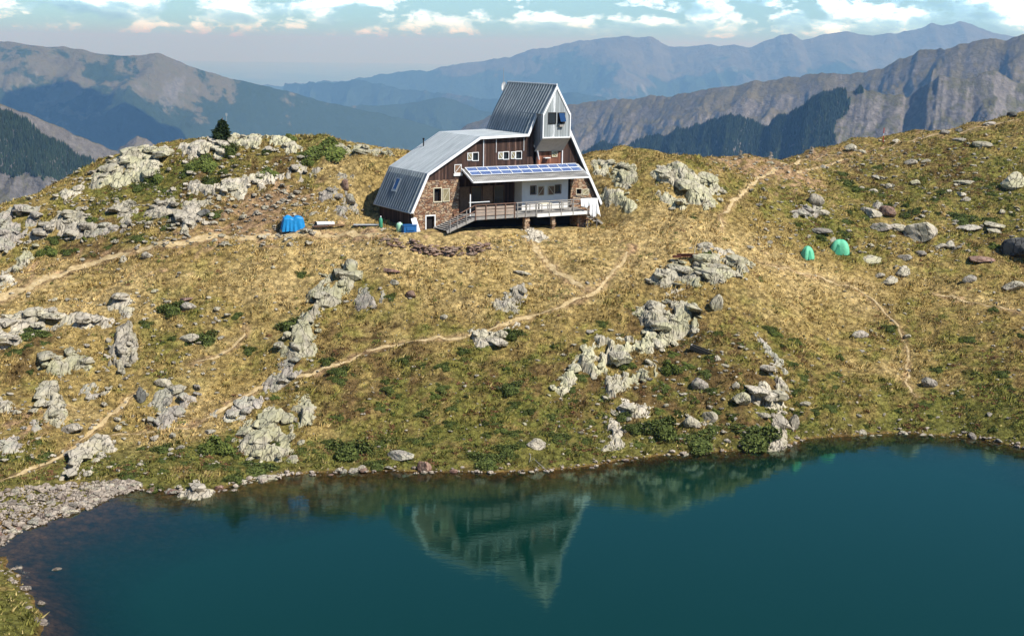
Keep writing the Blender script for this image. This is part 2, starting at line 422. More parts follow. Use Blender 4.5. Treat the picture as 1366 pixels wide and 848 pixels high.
for pts, w, lab in PATHS:
    q = []
    for i in range(len(pts)-1):
        n = max(2, int(math.dist(pts[i], pts[i+1])/7))
        for k in range(n):
            t = k/n; g = ground(pts[i][0]*(1-t)+pts[i+1][0]*t, pts[i][1]*(1-t)+pts[i+1][1]*t)
            if g is not None: q.append(g[:2])
    q = np.array(q)
    for _ in range(3): q[1:-1] = (q[:-2]+q[1:-1]*2+q[2:])/4
    PP.append((q, w, lab))
def path_d(X, Y):
    d = np.full(X.shape, 99.0)
    for q, w, _ in PP:
        x0, y0 = q.min(0)-3; x1, y1 = q.max(0)+3
        m = (X > x0) & (X < x1) & (Y > y0) & (Y < y1)
        if not m.any(): continue
        xs = X[m]; ys = Y[m]; dm = np.full(xs.shape, 99.0)
        for i in range(len(q)-1):
            a = q[i]; b = q[i+1]; ab = b-a; L2 = max(ab@ab, 1e-6)
            t = np.clip(((xs-a[0])*ab[0]+(ys-a[1])*ab[1])/L2, 0, 1)
            dm = np.minimum(dm, np.hypot(xs-a[0]-ab[0]*t, ys-a[1]-ab[1]*t)-w)
        d[m] = np.minimum(d[m], dm)
    return d

C_STRAW = np.array([.425, .302, .105]); C_PALE = np.array([.60, .435, .185]); C_GREEN = np.array([.18, .175, .04]); C_OLIVE = np.array([.255, .22, .055])
C_HEATH = np.array([.20, .13, .05]); C_DIRT = np.array([.40, .255, .135]); C_LUSH = np.array([.19, .18, .045])
def cover(X, Y, Z):
    w = {k: np.zeros(X.shape) for k in 'gshd'}
    wx = X+fbm(X/3, Y/3, 3, 41)*3.0; wy = Y+fbm(X/3, Y/3, 3, 43)*3.0
    for k, x, y, r, s in BL:
        w[k] = np.maximum(w[k], s*np.exp(-(((wx-x)**2+((wy-y)*.8)**2)/(r*r))*1.1))
    n1 = fbm(X/2.2, Y/2.2, 4, 51); n2 = fbm(X/.8, Y/.8, 4, 61); n3 = fbm(X/5, Y/5, 4, 71); n4 = fbm(X/1.1, Y/1.1, 3, 81)
    g = sstep(w['g']*1.0-w['s']*.95+n1*1.05+n2*.9+.10, 0.0, .6)
    c = C_STRAW[None]*(1-g[..., None])+C_OLIVE[None]*g[..., None]
    g2 = sstep(w['g']-w['s']*.8+n1*.6+n2*.7-.42, 0, .45)[..., None]
    c = c*(1-g2)+C_GREEN*g2
    p = sstep(w['s']+n3*.6+n2*.4-.42, 0, .6)[..., None]*(1-g2)
    c = c*(1-p)+C_PALE*p
    h = sstep(w['h']*1.0+n4*.9+n3*.3-.42, 0, .35)[..., None]
    c = c*(1-h)+C_HEATH*h
    d = sstep(w['d']*1.25+n2*.9-.45, 0, .3)
    pd = path_d(X, Y)
    d = np.maximum(d, .8*sstep(-pd+n2*.35, -.30, .1))
    d3 = d[..., None]
    c = c*(1-d3)+C_DIRT*(1+n2[..., None]*.4)*d3
    # lush rim above the water
    l = (sstep(-Z, -1.3, -.35)*sstep(n1+.6, .1, .5))[..., None]*(1-d3)*.8
    c = c*(1-l)+C_LUSH*l
    # lake bed: brown silt and stones
    u = sstep(-Z, -.12, .05)[..., None]
    bed = np.array([.27, .14, .055])*(1+.7*n2[..., None])
    c = c*(1-u)+bed*u
    n5 = fbm(X/.45, Y/.45, 2, 99)
    c = c*(1+.40*n2[..., None]+.25*n1[..., None]+.25*n5[..., None])
    return np.clip(c, .005, .8), d, pd, w

TC, TD, TPD, TW = cover(MX, MY, GZ)

m, nt, b = mat('ground_cover')
ca = N(nt, 'ShaderNodeVertexColor', layer_name='Col')
v = coord(nt, 'Object')
f = ramp(nt, noise(nt, v, 2.6, 9, .75), [(.28, .45), (.5, 1.0), (.75, 1.45)])
c = mix(nt, 1.0, ca.outputs[0], f, 'MULTIPLY')
f2 = ramp(nt, noise(nt, v, 9, 6, .7), [(.33, .4), (.5, .95), (.7, 1.4)])
vt = N(nt, 'ShaderNodeTexVoronoi'); vt.inputs['Scale'].default_value = 2.4; nt.links.new(v, vt.inputs['Vector'])
c = mix(nt, 1.0, c, ramp(nt, vt.outputs['Distance'], [(.15, 1.15), (.45, .95), (.75, .5)]), 'MULTIPLY')  # darker between tussocks: soil, plus shade in the gaps put into the colour
c = mix(nt, 1.0, c, f2, 'MULTIPLY')
gs = ramp(nt, noise(nt, v, 4.2, 4, .8), [(.66, 0.0), (.70, 1.0)])
c = mix(nt, mth(nt, 'MULTIPLY', gs, .6), c, (.42, .38, .30))
nt.links.new(c, b.inputs['Base Color'])
bump(nt, b, mth(nt, 'ADD', noise(nt, v, 1.6, 9, .75), mth(nt, 'MULTIPLY', noise(nt, v, 7, 5, .7), .4)), 1.0, .35)
b.inputs['Roughness'].default_value = 1.0; b.inputs['Specular IOR Level'].default_value = .05
M_GROUND = m
ny, nx = MX.shape
idx = np.arange(nx*ny).reshape(ny, nx)
quads = np.stack([idx[:-1, :-1], idx[:-1, 1:], idx[1:, 1:], idx[1:, :-1]], -1).reshape(-1, 4)
me = mesh_np('hillside', np.stack([MX, MY, GZ], -1).reshape(-1, 3), quads, M_GROUND, True, TC.reshape(-1, 3))
link('hillside', me, kind='structure')

# footpaths: ribbons of bare soil lying on the hillside
M_PATH, nt, b = mat('path_soil')
v = coord(nt, 'Object')
nt.links.new(ramp(nt, noise(nt, v, 2.2, 8, .7), [(.3, (.26, .185, .09)), (.5, (.46, .34, .17)), (.72, (.62, .50, .31))]), b.inputs['Base Color'])
bump(nt, b, noise(nt, v, 5, 8, .7), .9, .1); b.inputs['Roughness'].default_value = 1; b.inputs['Specular IOR Level'].default_value = .05
for pi_, (q, w, lab) in enumerate(PP):
    # resample
    L = np.r_[0, np.cumsum(np.hypot(*(q[1:]-q[:-1]).T))]; n = max(4, int(L[-1]/.22))
    tt = np.linspace(0, L[-1], n); qx = np.interp(tt, L, q[:, 0]); qy = np.interp(tt, L, q[:, 1])
    qx = qx+fbm(tt/3, tt*0, 3, 5+pi_)*.5; qy = qy+fbm(tt/3, tt*0+9, 3, 6+pi_)*.5
    tx = np.gradient(qx); ty = np.gradient(qy); l = np.hypot(tx, ty); px_, py_ = -ty/l, tx/l
    V = []
    K = 5
    for k in range(K):
        u = (k/(K-1)-.5)*2
        ww = w*.8*(1+.9*vnoise(tt/1.6, tt*0+k*3.3, 90+pi_)+.6*vnoise(tt/.35, tt*0+k*5.1, 95+pi_))*np.clip(np.minimum(tt, L[-1]-tt)/1.5, .05, 1)
        X = qx+px_*u*ww; Y = qy+py_*u*ww
        V.append(np.stack([X, Y, gh(X, Y)+.035*(1-.6*abs(u))+.012-.09*np.clip(-.12-vnoise(tt/2.3, tt*0+1.7, 120+pi_), 0, 1)], -1))
    V = np.stack(V, 1).reshape(-1, 3)
    id2 = np.arange(n*K).reshape(n, K)
    Q = np.stack([id2[:-1, :-1], id2[1:, :-1], id2[1:, 1:], id2[:-1, 1:]], -1).reshape(-1, 4)
    link('footpath', mesh_np('footpath', V, Q, M_PATH, True), kind='structure', label=lab)

# ================================================================== LAKE
lx = np.arange(-48, 74, .6); ly = np.arange(12, 98, .6); LX, LY = np.meshgrid(lx, ly)
dep = np.clip(-gh(LX, LY), 0, 9)
M_WATER = bpy.data.materials.new('lake_water'); M_WATER.use_nodes = True; nt = M_WATER.node_tree; nt.nodes.clear()
out = N(nt, 'ShaderNodeOutputMaterial'); ca = N(nt, 'ShaderNodeVertexColor', layer_name='Col')
sep = N(nt, 'ShaderNodeSeparateColor'); nt.links.new(ca.outputs[0], sep.inputs[0])
murk = N(nt, 'ShaderNodeBsdfDiffuse'); murk.inputs[0].default_value = (.0016, .024, .0165, 1)
clear = N(nt, 'ShaderNodeBsdfTransparent'); 
tint = ramp(nt, sep.outputs[0], [(0, (.80, .78, .70)), (.12, (.55, .42, .30)), (.35, (.20, .28, .25))])
nt.links.new(tint, clear.inputs[0])
mx = N(nt, 'ShaderNodeMixShader'); nt.links.new(ramp(nt, sep.outputs[0], [(0.0, .03), (.08, .25), (.20, .62), (.42, 1.0)]), mx.inputs[0])
nt.links.new(clear.outputs[0], mx.inputs[1]); nt.links.new(murk.outputs[0], mx.inputs[2])
gl = N(nt, 'ShaderNodeBsdfGlossy'); gl.inputs['Roughness'].default_value = .025; gl.inputs[0].default_value = (.62, .95, .80, 1)
v = coord(nt, 'Object', (1, 2.2, 1))
hh = mth(nt, 'ADD', noise(nt, v, 1.1, 3, .5), mth(nt, 'MULTIPLY', noise(nt, v, 5.0, 3, .6), .25))
bp = N(nt, 'ShaderNodeBump'); bp.inputs['Strength'].default_value = .35; bp.inputs['Distance'].default_value = .008; nt.links.new(hh, bp.inputs['Height'])
nt.links.new(bp.outputs[0], gl.inputs['Normal'])
fr = N(nt, 'ShaderNodeFresnel'); fr.inputs['IOR'].default_value = 1.45; nt.links.new(bp.outputs[0], fr.inputs['Normal'])
m2 = N(nt, 'ShaderNodeMixShader'); nt.links.new(fr.outputs[0], m2.inputs[0]); nt.links.new(mx.outputs[0], m2.inputs[1]); nt.links.new(gl.outputs[0], m2.inputs[2])
nt.links.new(m2.outputs[0], out.inputs[0])
ny2, nx2 = LX.shape; id2 = np.arange(nx2*ny2).reshape(ny2, nx2)
Q = np.stack([id2[:-1, :-1], id2[:-1, 1:], id2[1:, 1:], id2[1:, :-1]], -1).reshape(-1, 4)
cc = np.zeros((nx2*ny2, 3)); cc[:, 0] = np.clip(dep.ravel()/6, 0, 1)
link('lake', mesh_np('lake', np.stack([LX, LY, LX*0], -1).reshape(-1, 3), Q, M_WATER, True, cc), kind='structure', label='still teal mountain lake mirroring the hut')
# ================================================================== ROCK
M_ROCK = rock_mat('pale_rock', (.41, .36, .275), (.62, .545, .415), (.15, .13, .10), (.42, .39, .24), .4)
M_ROCKL = rock_mat('lichen_rock', (.41, .365, .265), (.60, .54, .395), (.15, .13, .095), (.46, .44, .24), .55)
M_ROCKG = rock_mat('grey_rock', (.34, .295, .24), (.52, .45, .36), (.15, .14, .12), (.36, .37, .25), .4, 1.2)
M_ROCKR = rock_mat('rust_rock', (.26, .15, .11), (.40, .27, .20), (.12, .06, .045), (.30, .24, .16), .3, 1.2)
M_ROCKD = rock_mat('dark_rock', (.12, .115, .105), (.22, .21, .19), (.05, .05, .045), (.2, .2, .14), .3, 1.0)

def in_poly(X, Y, P):
    """signed distance to polygon, positive inside"""
    ins = np.zeros(X.shape, bool); d = np.full(X.shape, 1e9)
    n = len(P)
    for i in range(n):
        a = P[i]; b = P[(i+1) % n]; e = b-a; L2 = e@e+1e-9
        t = np.clip(((X-a[0])*e[0]+(Y-a[1])*e[1])/L2, 0, 1)
        d = np.minimum(d, np.hypot(X-a[0]-e[0]*t, Y-a[1]-e[1]*t))
        c = ((a[1] > Y) != (b[1] > Y)) & (X < (b[0]-a[0])*(Y-a[1])/(b[1]-a[1]+1e-12)+a[0])
        ins ^= c
    return np.where(ins, d, -d)

import bmesh
def rock_mesh(seed, sub=3, n=13, flat=1.0, rough=.05):
    rnd = random.Random(seed)
    bm = bmesh.new(); bmesh.ops.create_icosphere(bm, subdivisions=sub, radius=1)
    pl = []
    for _ in range(n):
        d = Vector((rnd.gauss(0, 1), rnd.gauss(0, 1), rnd.gauss(0, .8))).normalized(); pl.append((d, rnd.uniform(.52, .9)))
    for v in bm.verts:
        d = v.co.normalized(); r = 1.15
        for q, k in pl:
            c = d.dot(q)
            if c > .05: r = min(r, k/c)
        v.co = d*r
    co = np.array([v.co[:] for v in bm.verts])
    nz = fbm(co[:, 0]*2.2+co[:, 2]*1.7+seed, co[:, 1]*2.2-co[:, 2]*1.1, 4, seed)*rough*2.2
    for v, k in zip(bm.verts, nz): v.co *= 1+k
    for v in bm.verts: v.co.z *= flat
    me = bpy.data.meshes.new('boulder'); bm.to_mesh(me); bm.free()
    return me
def block_mesh(seed, sub=2):
    rnd = random.Random(seed); bm = bmesh.new(); bmesh.ops.create_icosphere(bm, subdivisions=sub, radius=1)
    pl = []
    for ax in ((1, 0, 0), (-1, 0, 0), (0, 1, 0), (0, -1, 0), (0, 0, 1), (0, 0, -1)):
        pl.append(((Vector(ax)+Vector((rnd.gauss(0, .2), rnd.gauss(0, .2), rnd.gauss(0, .2)))).normalized(), rnd.uniform(.52, .74)))
    for _ in range(4): pl.append((Vector((rnd.gauss(0, 1), rnd.gauss(0, 1), abs(rnd.gauss(0, 1)))).normalized(), rnd.uniform(.68, .85)))
    for v in bm.verts:
        d = v.co.normalized(); r = 1.2
        for q_, k in pl:
            c = d.dot(q_)
            if c > .05: r = min(r, k/c)
        v.co = d*r*(1+rnd.uniform(-.02, .02))
    me = bpy.data.meshes.new('block'); bm.to_mesh(me); bm.free(); return me
OUT_POLYS = []; OB = []; OBV = []; OBF = []
def outcrop(px, H, label, m=None, cell=.9, seed=1, strike=12, el=2.4, res=.10, rag=.55, group=None):
    P = []
    for x, y in px:
        g = ground(x, y)
        k = 0
        while g is None and k < 20: y += 3; g = ground(x, y); k += 1
        if g is not None: P.append(g[:2])
    P = np.array(P)
    OUT_POLYS.append(P)
    x0, y0 = P.min(0)-.8; x1, y1 = P.max(0)+.8
    X, Y = np.meshgrid(np.arange(x0, x1, res), np.arange(y0, y1, res*1.25))
    sd = in_poly(X, Y, P)
    wx = fbm(X/1.8, Y/1.8, 2, seed)*.35; wy = fbm(X/1.8, Y/1.8, 2, seed+9)*.35
    sd = sd+fbm(X/1.6, Y/1.6, 4, seed+3, .6)*rag*1.6+fbm(X/.5, Y/.5, 2, seed+4)*rag*.35
    a = R(strike)
    u = ((X+wx)*math.cos(a)+(Y+wy)*math.sin(a)); v = (-(X+wx)*math.sin(a)+(Y+wy)*math.cos(a))
    i1, i2, i3, ox, oy, f1, f2 = cells(u/cell, v/(cell*el), seed)
    j1, j2, j3, px_, py_, g1, g2 = cells(u/(cell*.38)+7, v/(cell*el*.45)+3, seed+50)
    Hh = H*.34
    front = sstep(X*0+(Y.max()-Y)/(Y.max()-Y.min()+.01)+fbm(X/2, Y/2, 2, seed+2)*.5, -.1, .9)
    bulge = np.where(sd > 0, Hh*(.35+.65*front)*np.clip(sd/.55, 0, 1)**.7, sd*.9)
    low = fbm(X/2.6, Y/2.6, 3, seed+6)
    h = bulge*(1+low*.9)
    on = sstep(sd, 0, .25)
    h = h+on*((i1-.45)*Hh*.75+np.clip(ox, -.6, .6)*(i2-.5)*Hh*.9+np.clip(oy, -.6, .6)*(i3-.35)*Hh*.7+(j1-.5)*Hh*.16+px_*(j2-.5)*Hh*.18)
    h = h-on*(sstep(-(f2-f1), -.045, 0)*.26*min(1, H)+sstep(-(g2-g1), -.06, 0)*.08)
    h = h+on*(fbm(X/.3, Y/.3, 2, seed+8)*.018)
    holes = sstep(fbm(X/1.5, Y/1.9, 4, seed+15)+.0, .12, .26)*(1.6*Hh+.15)
    h = h-holes*on
    Z = gh(X, Y)+np.where(sd > 0, h, np.minimum(h, -.05))-.04
    fm = h > -.06
    fmask = fm[:-1, :-1] | fm[1:, :-1] | fm[:-1, 1:] | fm[1:, 1:]
    aa_, bb_ = X.shape; idx = np.arange(aa_*bb_).reshape(aa_, bb_)
    Q = np.stack([idx[:-1, :-1], idx[:-1, 1:], idx[1:, 1:], idx[1:, :-1]], -1)[fmask]
    if len(Q) == 0: return None
    used = np.unique(Q); rm = np.full(aa_*bb_, -1); rm[used] = np.arange(len(used))
    V = np.stack([X, Y, Z], -1).reshape(-1, 3)[used]
    F3 = rm[Q]; F3 = np.concatenate([F3[:, [0, 1, 2]], F3[:, [0, 2, 3]]])
    rb = np.random.RandomState(seed); xr = rb.uniform(x0, x1, 4000); yr = rb.uniform(y0, y1, 4000); sdr = in_poly(xr, yr, P)
    area = (sd > 0).sum()*res*res*1.25; nbk = int(min(420, area*1.25)); lumpy = fbm(xr/1.4, yr/1.7, 3, seed+15)
    kk = np.nonzero((sdr > -.35) & (rb.rand(4000) < np.where(lumpy > .05, .12, 1)))[0][:nbk]
    VV = [V]; FF = [F3]; off = len(V); tx_ = rb.uniform(-.35, .35); ty_ = rb.uniform(-.3, .1)
    if not OB: OB.extend([block_mesh(60+i_) for i_ in range(12)]); OBV.extend([np.array([v_.co[:] for v_ in p_.vertices]) for p_ in OB]); OBF.extend([np.array([f_.vertices[:] for f_ in p_.polygons]) for p_ in OB])
    for t_ in kk:
        b1 = rb.randint(12); inn = sdr[t_] > .25; s_ = (.17+(1.0 if inn else .28)*rb.rand()**1.8)*min(1.2, .5+H*.45)
        w_ = OBV[b1]*[s_*rb.uniform(.6, 1.1), s_*rb.uniform(.9, 1.7), s_*rb.uniform(.28, .52)]
        an = a+rb.normal()*.18; ti = tx_+rb.normal()*.09; tj = ty_+rb.normal()*.08; x_, y_, z_ = w_.T
        w_ = np.stack([x_*math.cos(an)-y_*math.sin(an)+z_*ti, x_*math.sin(an)+y_*math.cos(an)+z_*tj, z_-x_*ti*.8-y_*tj*.8], -1)
        fy = np.clip((P[:, 1].max()-yr[t_])/(P[:, 1].max()-P[:, 1].min()+.1), 0, 1)
        VV.append(w_+[xr[t_], yr[t_], float(gh(xr[t_], yr[t_]))+(Hh*(.2+.7*fy)*(1 if inn else .2))+s_*.05]); FF.append(OBF[b1]+off); off += len(w_)
    V = np.concatenate(VV); rmQ = np.concatenate(FF)
    c = V.mean(0); c[2] = V[:, 2].min()
    o = link('rock_outcrop', mesh_np('rock_outcrop', V-c, rmQ, m or M_ROCK, False), loc=tuple(c), label=label, cat='rock outcrop', group=group)
    return o

OC = [
 ([(-25, 300), (0, 289), (20, 282), (52, 271), (62, 284), (50, 300), (35, 311), (20, 326), (5, 345), (-25, 352)], 1.5, 'cracked grey crag at the far left edge of the crest', M_ROCKG, 1.1),
 ([(28, 325), (45, 308), (62, 297), (80, 281), (105, 280), (113, 294), (138, 304), (122, 315), (95, 319), (70, 316)], 1.2, 'pale humped outcrop right of the far left crag', M_ROCK, 1.2),
 ([(9, 361), (22, 344), (40, 326), (56, 328), (55, 339), (42, 351), (20, 364)], .9, 'yellowish lichened slab below the far left crag', M_ROCKL, .8),
 ([(-20, 372), (0, 362), (18, 370), (30, 376), (12, 386), (-20, 396)], .6, 'low broken rock beside the left dirt track', M_ROCK, .7),
 ([(118, 252), (128, 232), (150, 212), (180, 199), (210, 197), (232, 195), (228, 210), (214, 224), (206, 240), (180, 244), (150, 254)], 1.5, 'long pale slabs forming the left shoulder of the crest', M_ROCKL, 1.3),
 ([(58, 270), (85, 252), (116, 240), (122, 252), (110, 262), (85, 270)], .8, 'thin flat ledges low on the left shoulder of the crest', M_ROCK, .8),
 ([(238, 197), (262, 189), (300, 189), (308, 207), (275, 212), (245, 216)], 1.1, 'upright grey blocks left of the pine on the crest', M_ROCK, .8),
 ([(268, 186), (300, 181), (335, 180), (362, 180), (376, 185), (398, 190), (402, 203), (386, 206), (370, 200), (350, 198), (330, 202), (316, 194)], 1.0, 'broad cream slab on the crest just right of the pine', M_ROCKL, 1.5),
 ([(445, 189), (480, 190), (525, 200), (530, 207), (500, 207), (470, 210), (456, 202)], .8, 'cream rock on the crest right of the big green juniper', M_ROCKL, 1.1),
 ([(245, 250), (262, 240), (275, 250), (300, 247), (320, 235), (345, 228), (375, 225), (380, 240), (355, 250), (350, 256), (320, 266), (300, 262), (270, 263), (248, 258)], 1.3, 'jagged row of pale blocks on the slope below the pine', M_ROCK, .75),
 ([(381, 229), (395, 215), (408, 215), (426, 228), (405, 240), (382, 239)], 1.1, 'short pale crag between the jagged row and the big juniper', M_ROCK, .8),
 ([(140, 288), (152, 272), (178, 264), (190, 282), (214, 270), (236, 262), (240, 276), (216, 292), (180, 296), (150, 300)], .9, 'band of broken white blocks on the left slope', M_ROCK, .55),
 ([(240, 268), (264, 264), (280, 270), (270, 285), (275, 296), (262, 306), (245, 310), (238, 298)], 1.1, 'knot of pale blocks at the right end of the white band', M_ROCK, .65),
 ([(90, 302), (120, 303), (150, 300), (165, 308), (120, 322), (90, 318)], .5, 'scattered low rubble under the pale humped outcrop', M_ROCKG, .45),
 ([(0, 425), (30, 415), (53, 411), (100, 418), (152, 420), (153, 434), (106, 438), (72, 441), (53, 443), (14, 467), (-15, 470), (-15, 430)], 1.0, 'long pale ledge on the left edge above the footpath', M_ROCK, .9),
 ([(141, 404), (160, 393), (178, 392), (188, 412), (172, 425), (152, 414)], .7, 'rounded pale rock right of the long left ledge', M_ROCK, .8),
 ([(137, 490), (148, 462), (157, 440), (168, 430), (186, 450), (188, 458), (183, 480), (165, 488), (160, 503)], 1.9, 'tall pointed pinkish crag on the left slope', M_ROCK, .9),
 ([(47, 490), (70, 470), (95, 466), (125, 475), (122, 490), (95, 503), (68, 500)], 1.0, 'flat topped pale rock left of the pointed crag', M_ROCKL, .8),
 ([(44, 520), (58, 508), (75, 512), (90, 535), (95, 556), (80, 568), (60, 560), (48, 545)], 1.1, 'yellow lichened rock below the flat topped one', M_ROCKL, .7),
 ([(97, 518), (112, 509), (128, 514), (135, 528), (118, 533), (102, 530)], .8, 'small grey rock between the pointed crag and the footpath fork', M_ROCKG, .6),
 ([(-12, 535), (8, 528), (16, 536), (12, 552), (-12, 560)], .7, 'small pale rock cut by the left edge above the lake path', M_ROCK, .6),
 ([(-10, 592), (18, 576), (48, 562), (56, 574), (32, 604), (-10, 612)], .6, 'low pinkish ledges on the left beside the lake path', M_ROCKG, .6),
 ([(80, 637), (94, 606), (110, 590), (135, 580), (156, 588), (152, 600), (131, 606), (121, 621), (106, 640), (88, 642)], 1.3, 'pale streaked outcrop where the path nears the left shore', M_ROCK, .8),
 ([(197, 542), (210, 525), (230, 515), (255, 525), (262, 536), (246, 545), (240, 560), (215, 578), (207, 566), (220, 546)], 1.0, 'broken grey outcrop under the pair of pale boulders', M_ROCKG, .7),
 ([(438, 357), (474, 351), (480, 368), (471, 386), (456, 396), (446, 410), (425, 416), (421, 440), (424, 470), (404, 480), (378, 480), (362, 470), (385, 440), (412, 415), (411, 395), (428, 375)], 1.5, 'tall yellow grey rib running down left of the hut', M_ROCKL, 1.0),
 ([(352, 515), (368, 492), (384, 478), (408, 476), (416, 488), (402, 503), (372, 520), (352, 528)], .8, 'foot of the tall rib where the footpath meets it', M_ROCKG, .7),
 ([(470, 386), (490, 380), (512, 385), (522, 398), (506, 404), (496, 414), (476, 416), (464, 405)], 1.0, 'reddish grey blocks right of the tall rib', M_ROCKG, .65),
 ([(283, 552), (318, 532), (348, 528), (356, 536), (330, 556), (300, 568), (284, 562)], .6, 'thin ledges along the footpath at the lower left', M_ROCKG, .55),
 ([(318, 578), (335, 555), (360, 546), (388, 555), (398, 572), (396, 598), (382, 621), (332, 613), (319, 597)], 1.3, 'big fissured slab above the lake at lower left', M_ROCKL, 1.2),
 ([(388, 548), (400, 526), (412, 526), (426, 546), (418, 560), (402, 572), (390, 562)], 1.1, 'tilted slab leaning beside the big fissured one', M_ROCKL, .6),
 ([(222, 662), (240, 643), (258, 641), (285, 655), (280, 664), (250, 668), (228, 667)], .9, 'white ribbed rock standing at the water edge on the left', M_ROCK, .5),
 ([(328, 640), (340, 631), (378, 630), (382, 637), (350, 643)], .5, 'flat white rock at the water edge under a juniper', M_ROCK, .6),
 ([(652, 402), (670, 395), (688, 381), (702, 379), (707, 392), (696, 405), (690, 419), (670, 415), (655, 413)], 1.1, 'pale crag above the footpath in the middle of the slope', M_ROCK, .7),
 ([(618, 441), (640, 435), (655, 440), (670, 437), (696, 432), (700, 440), (680, 455), (660, 464), (638, 461)], .8, 'low fractured rock just under the footpath mid slope', M_ROCK, .7),
 ([(845, 419), (860, 411), (884, 404), (925, 405), (930, 420), (928, 440), (915, 450), (900, 456), (890, 466), (876, 466), (870, 442), (858, 430)], 1.8, 'high columnar head of the long crag right of centre', M_ROCKL, .9),
 ([(742, 522), (755, 500), (765, 490), (770, 475), (785, 465), (800, 453), (815, 455), (835, 450), (850, 445), (868, 441), (886, 450), (888, 466), (860, 473), (836, 476), (830, 488), (815, 491), (800, 500), (788, 505), (780, 498), (766, 516), (750, 527)], 1.7, 'long columnar crag running down right of centre', M_ROCKL, .8),
 ([(808, 508), (828, 497), (850, 492), (872, 485), (880, 492), (862, 506), (850, 511), (830, 526), (812, 532)], 1.2, 'upright slabs just below the long columnar crag', M_ROCKL, .6),
 ([(820, 552), (830, 530), (850, 535), (868, 545), (869, 556), (850, 561)], 1.0, 'ribbed grey rock low under the long crag', M_ROCK, .6),
 ([(805, 602), (811, 578), (815, 560), (836, 571), (836, 592), (822, 602)], 1.1, 'pile of white blocks near the shore under the long crag', M_ROCK, .6),
 ([(1001, 502), (1010, 490), (1030, 490), (1036, 500), (1046, 510), (1051, 530), (1054, 545), (1040, 551), (1020, 541), (1004, 535), (1010, 515)], 1.4, 'white crag standing above the shore right of the junipers', M_ROCK, .6),
 ([(1004, 443), (1014, 440), (1026, 460), (1042, 478), (1054, 500), (1046, 503), (1030, 482), (1012, 462)], .7, 'string of small pale rocks leading up from the white crag', M_ROCKG, .45),
 ([(1027, 574), (1036, 557), (1047, 566), (1056, 590), (1046, 603), (1022, 601), (1032, 588)], 1.2, 'smooth white rock running into the water by the bay', M_ROCK, .8),
 ([(866, 234), (885, 222), (900, 222), (925, 230), (955, 235), (960, 250), (955, 270), (936, 279), (916, 270), (905, 256), (880, 246)], 1.6, 'massive pale outcrop below the skyline right of the hut', M_ROCKL, .9),
 ([(868, 249), (880, 245), (895, 258), (912, 272), (915, 281), (900, 283), (885, 271), (871, 260)], 1.2, 'leaning slab at the foot of the massive pale outcrop', M_ROCKL, .9),
 ([(816, 240), (822, 222), (840, 217), (850, 226), (850, 245), (838, 256), (821, 250)], 1.4, 'rounded pale rock just right of the hut roof', M_ROCKL, .9),
 ([(797, 245), (815, 246), (830, 258), (848, 266), (850, 278), (840, 284), (812, 273), (800, 262)], 1.1, 'sloping cream slab beside the right corner of the hut', M_ROCKL, 1.1),
 ([(790, 215), (812, 213), (822, 220), (812, 236), (792, 236)], .9, 'cream rock behind the right corner of the hut', M_ROCKL, .8),
 ([(862, 376), (880, 361), (900, 351), (925, 352), (958, 342), (985, 345), (1004, 352), (1000, 363), (985, 370), (970, 378), (940, 383), (915, 382), (880, 381)], 1.5, 'wide ribbed outcrop carrying a rusty beam and a juniper', M_ROCKL, .8),
 ([(925, 333), (940, 325), (972, 326), (980, 340), (950, 343)], .8, 'grey back of rock behind the rusty beam', M_ROCK, .8),
 ([(868, 391), (900, 382), (917, 386), (912, 396), (888, 398)], .7, 'low grey ledge under the wide ribbed outcrop', M_ROCK, .7),
 ([(410, 291), (425, 278), (443, 270), (445, 276), (427, 286), (413, 293)], .4, 'thin pale slab lying between blue tarpaulin and hut', M_ROCK, .8),
 ([(446, 282), (460, 268), (478, 267), (482, 284), (462, 291), (447, 291)], .8, 'rounded grey rock close to the left end of the hut', M_ROCKG, .8),
 ([(427, 263), (438, 251), (460, 246), (463, 258), (447, 270), (431, 271)], .8, 'pinkish rock up the slope from the blue tarpaulin', M_ROCKG, .6),
 ([(449, 240), (455, 231), (472, 231), (479, 240), (465, 244)], .6, 'white hump of rock above the pinkish rock', M_ROCK, .7),
 ([(1060, 290), (1072, 268), (1090, 262), (1100, 280), (1094, 290), (1075, 292)], .6, 'low rock base under the boulder cluster beyond the tents', M_ROCKG, .5),
 ([(690, 318), (705, 303), (725, 308), (740, 318), (720, 325)], .5, 'low pale rock in the grass in front of the terrace', M_ROCK, .5),
]
for i, (px, H, lab, m, cell) in enumerate(OC):
    outcrop(px, H, lab, m, cell*1.0, seed=100+i*7, strike=[8, 14, 20, -6, 4][i % 5], el=[2.2, 2.8, 2.0, 2.5][i % 4])

# ---- loose boulders and stones
PROTO = {}
def rproto(mt, i, sub=3):
    k = (mt.name, i, sub)
    if k not in PROTO:
        me = rock_mesh(500+i*13+sub, sub, [10, 13, 9, 15, 12, 8][i % 6], [.8, .7, .62, .9, .55, .75][i % 6]); me.materials.append(mt); PROTO[k] = me
    return PROTO[k]
rnd = random.Random(7)
def place_rock(x, y, w, h, mt, label, cat='boulder', name='boulder', group=None, i=None, tilt=.25):
    g = ground(x, y)
    if g is None: return
    d = np.linalg.norm(g-CAM); W = w/F*d/2; Hh = h/F*d
    i = rnd.randrange(6) if i is None else i
    o = link(name, rproto(mt, i), label=label, cat=cat, group=group)
    o.location = (g[0], g[1]+W*.3, g[2]+Hh*.30); o.scale = (W*1.08, W*rnd.uniform(.75, 1.0), Hh*.72)
    o.rotation_euler = (rnd.uniform(-tilt, tilt)*.6, rnd.uniform(-tilt, tilt), rnd.uniform(-.5, .5))
    return o
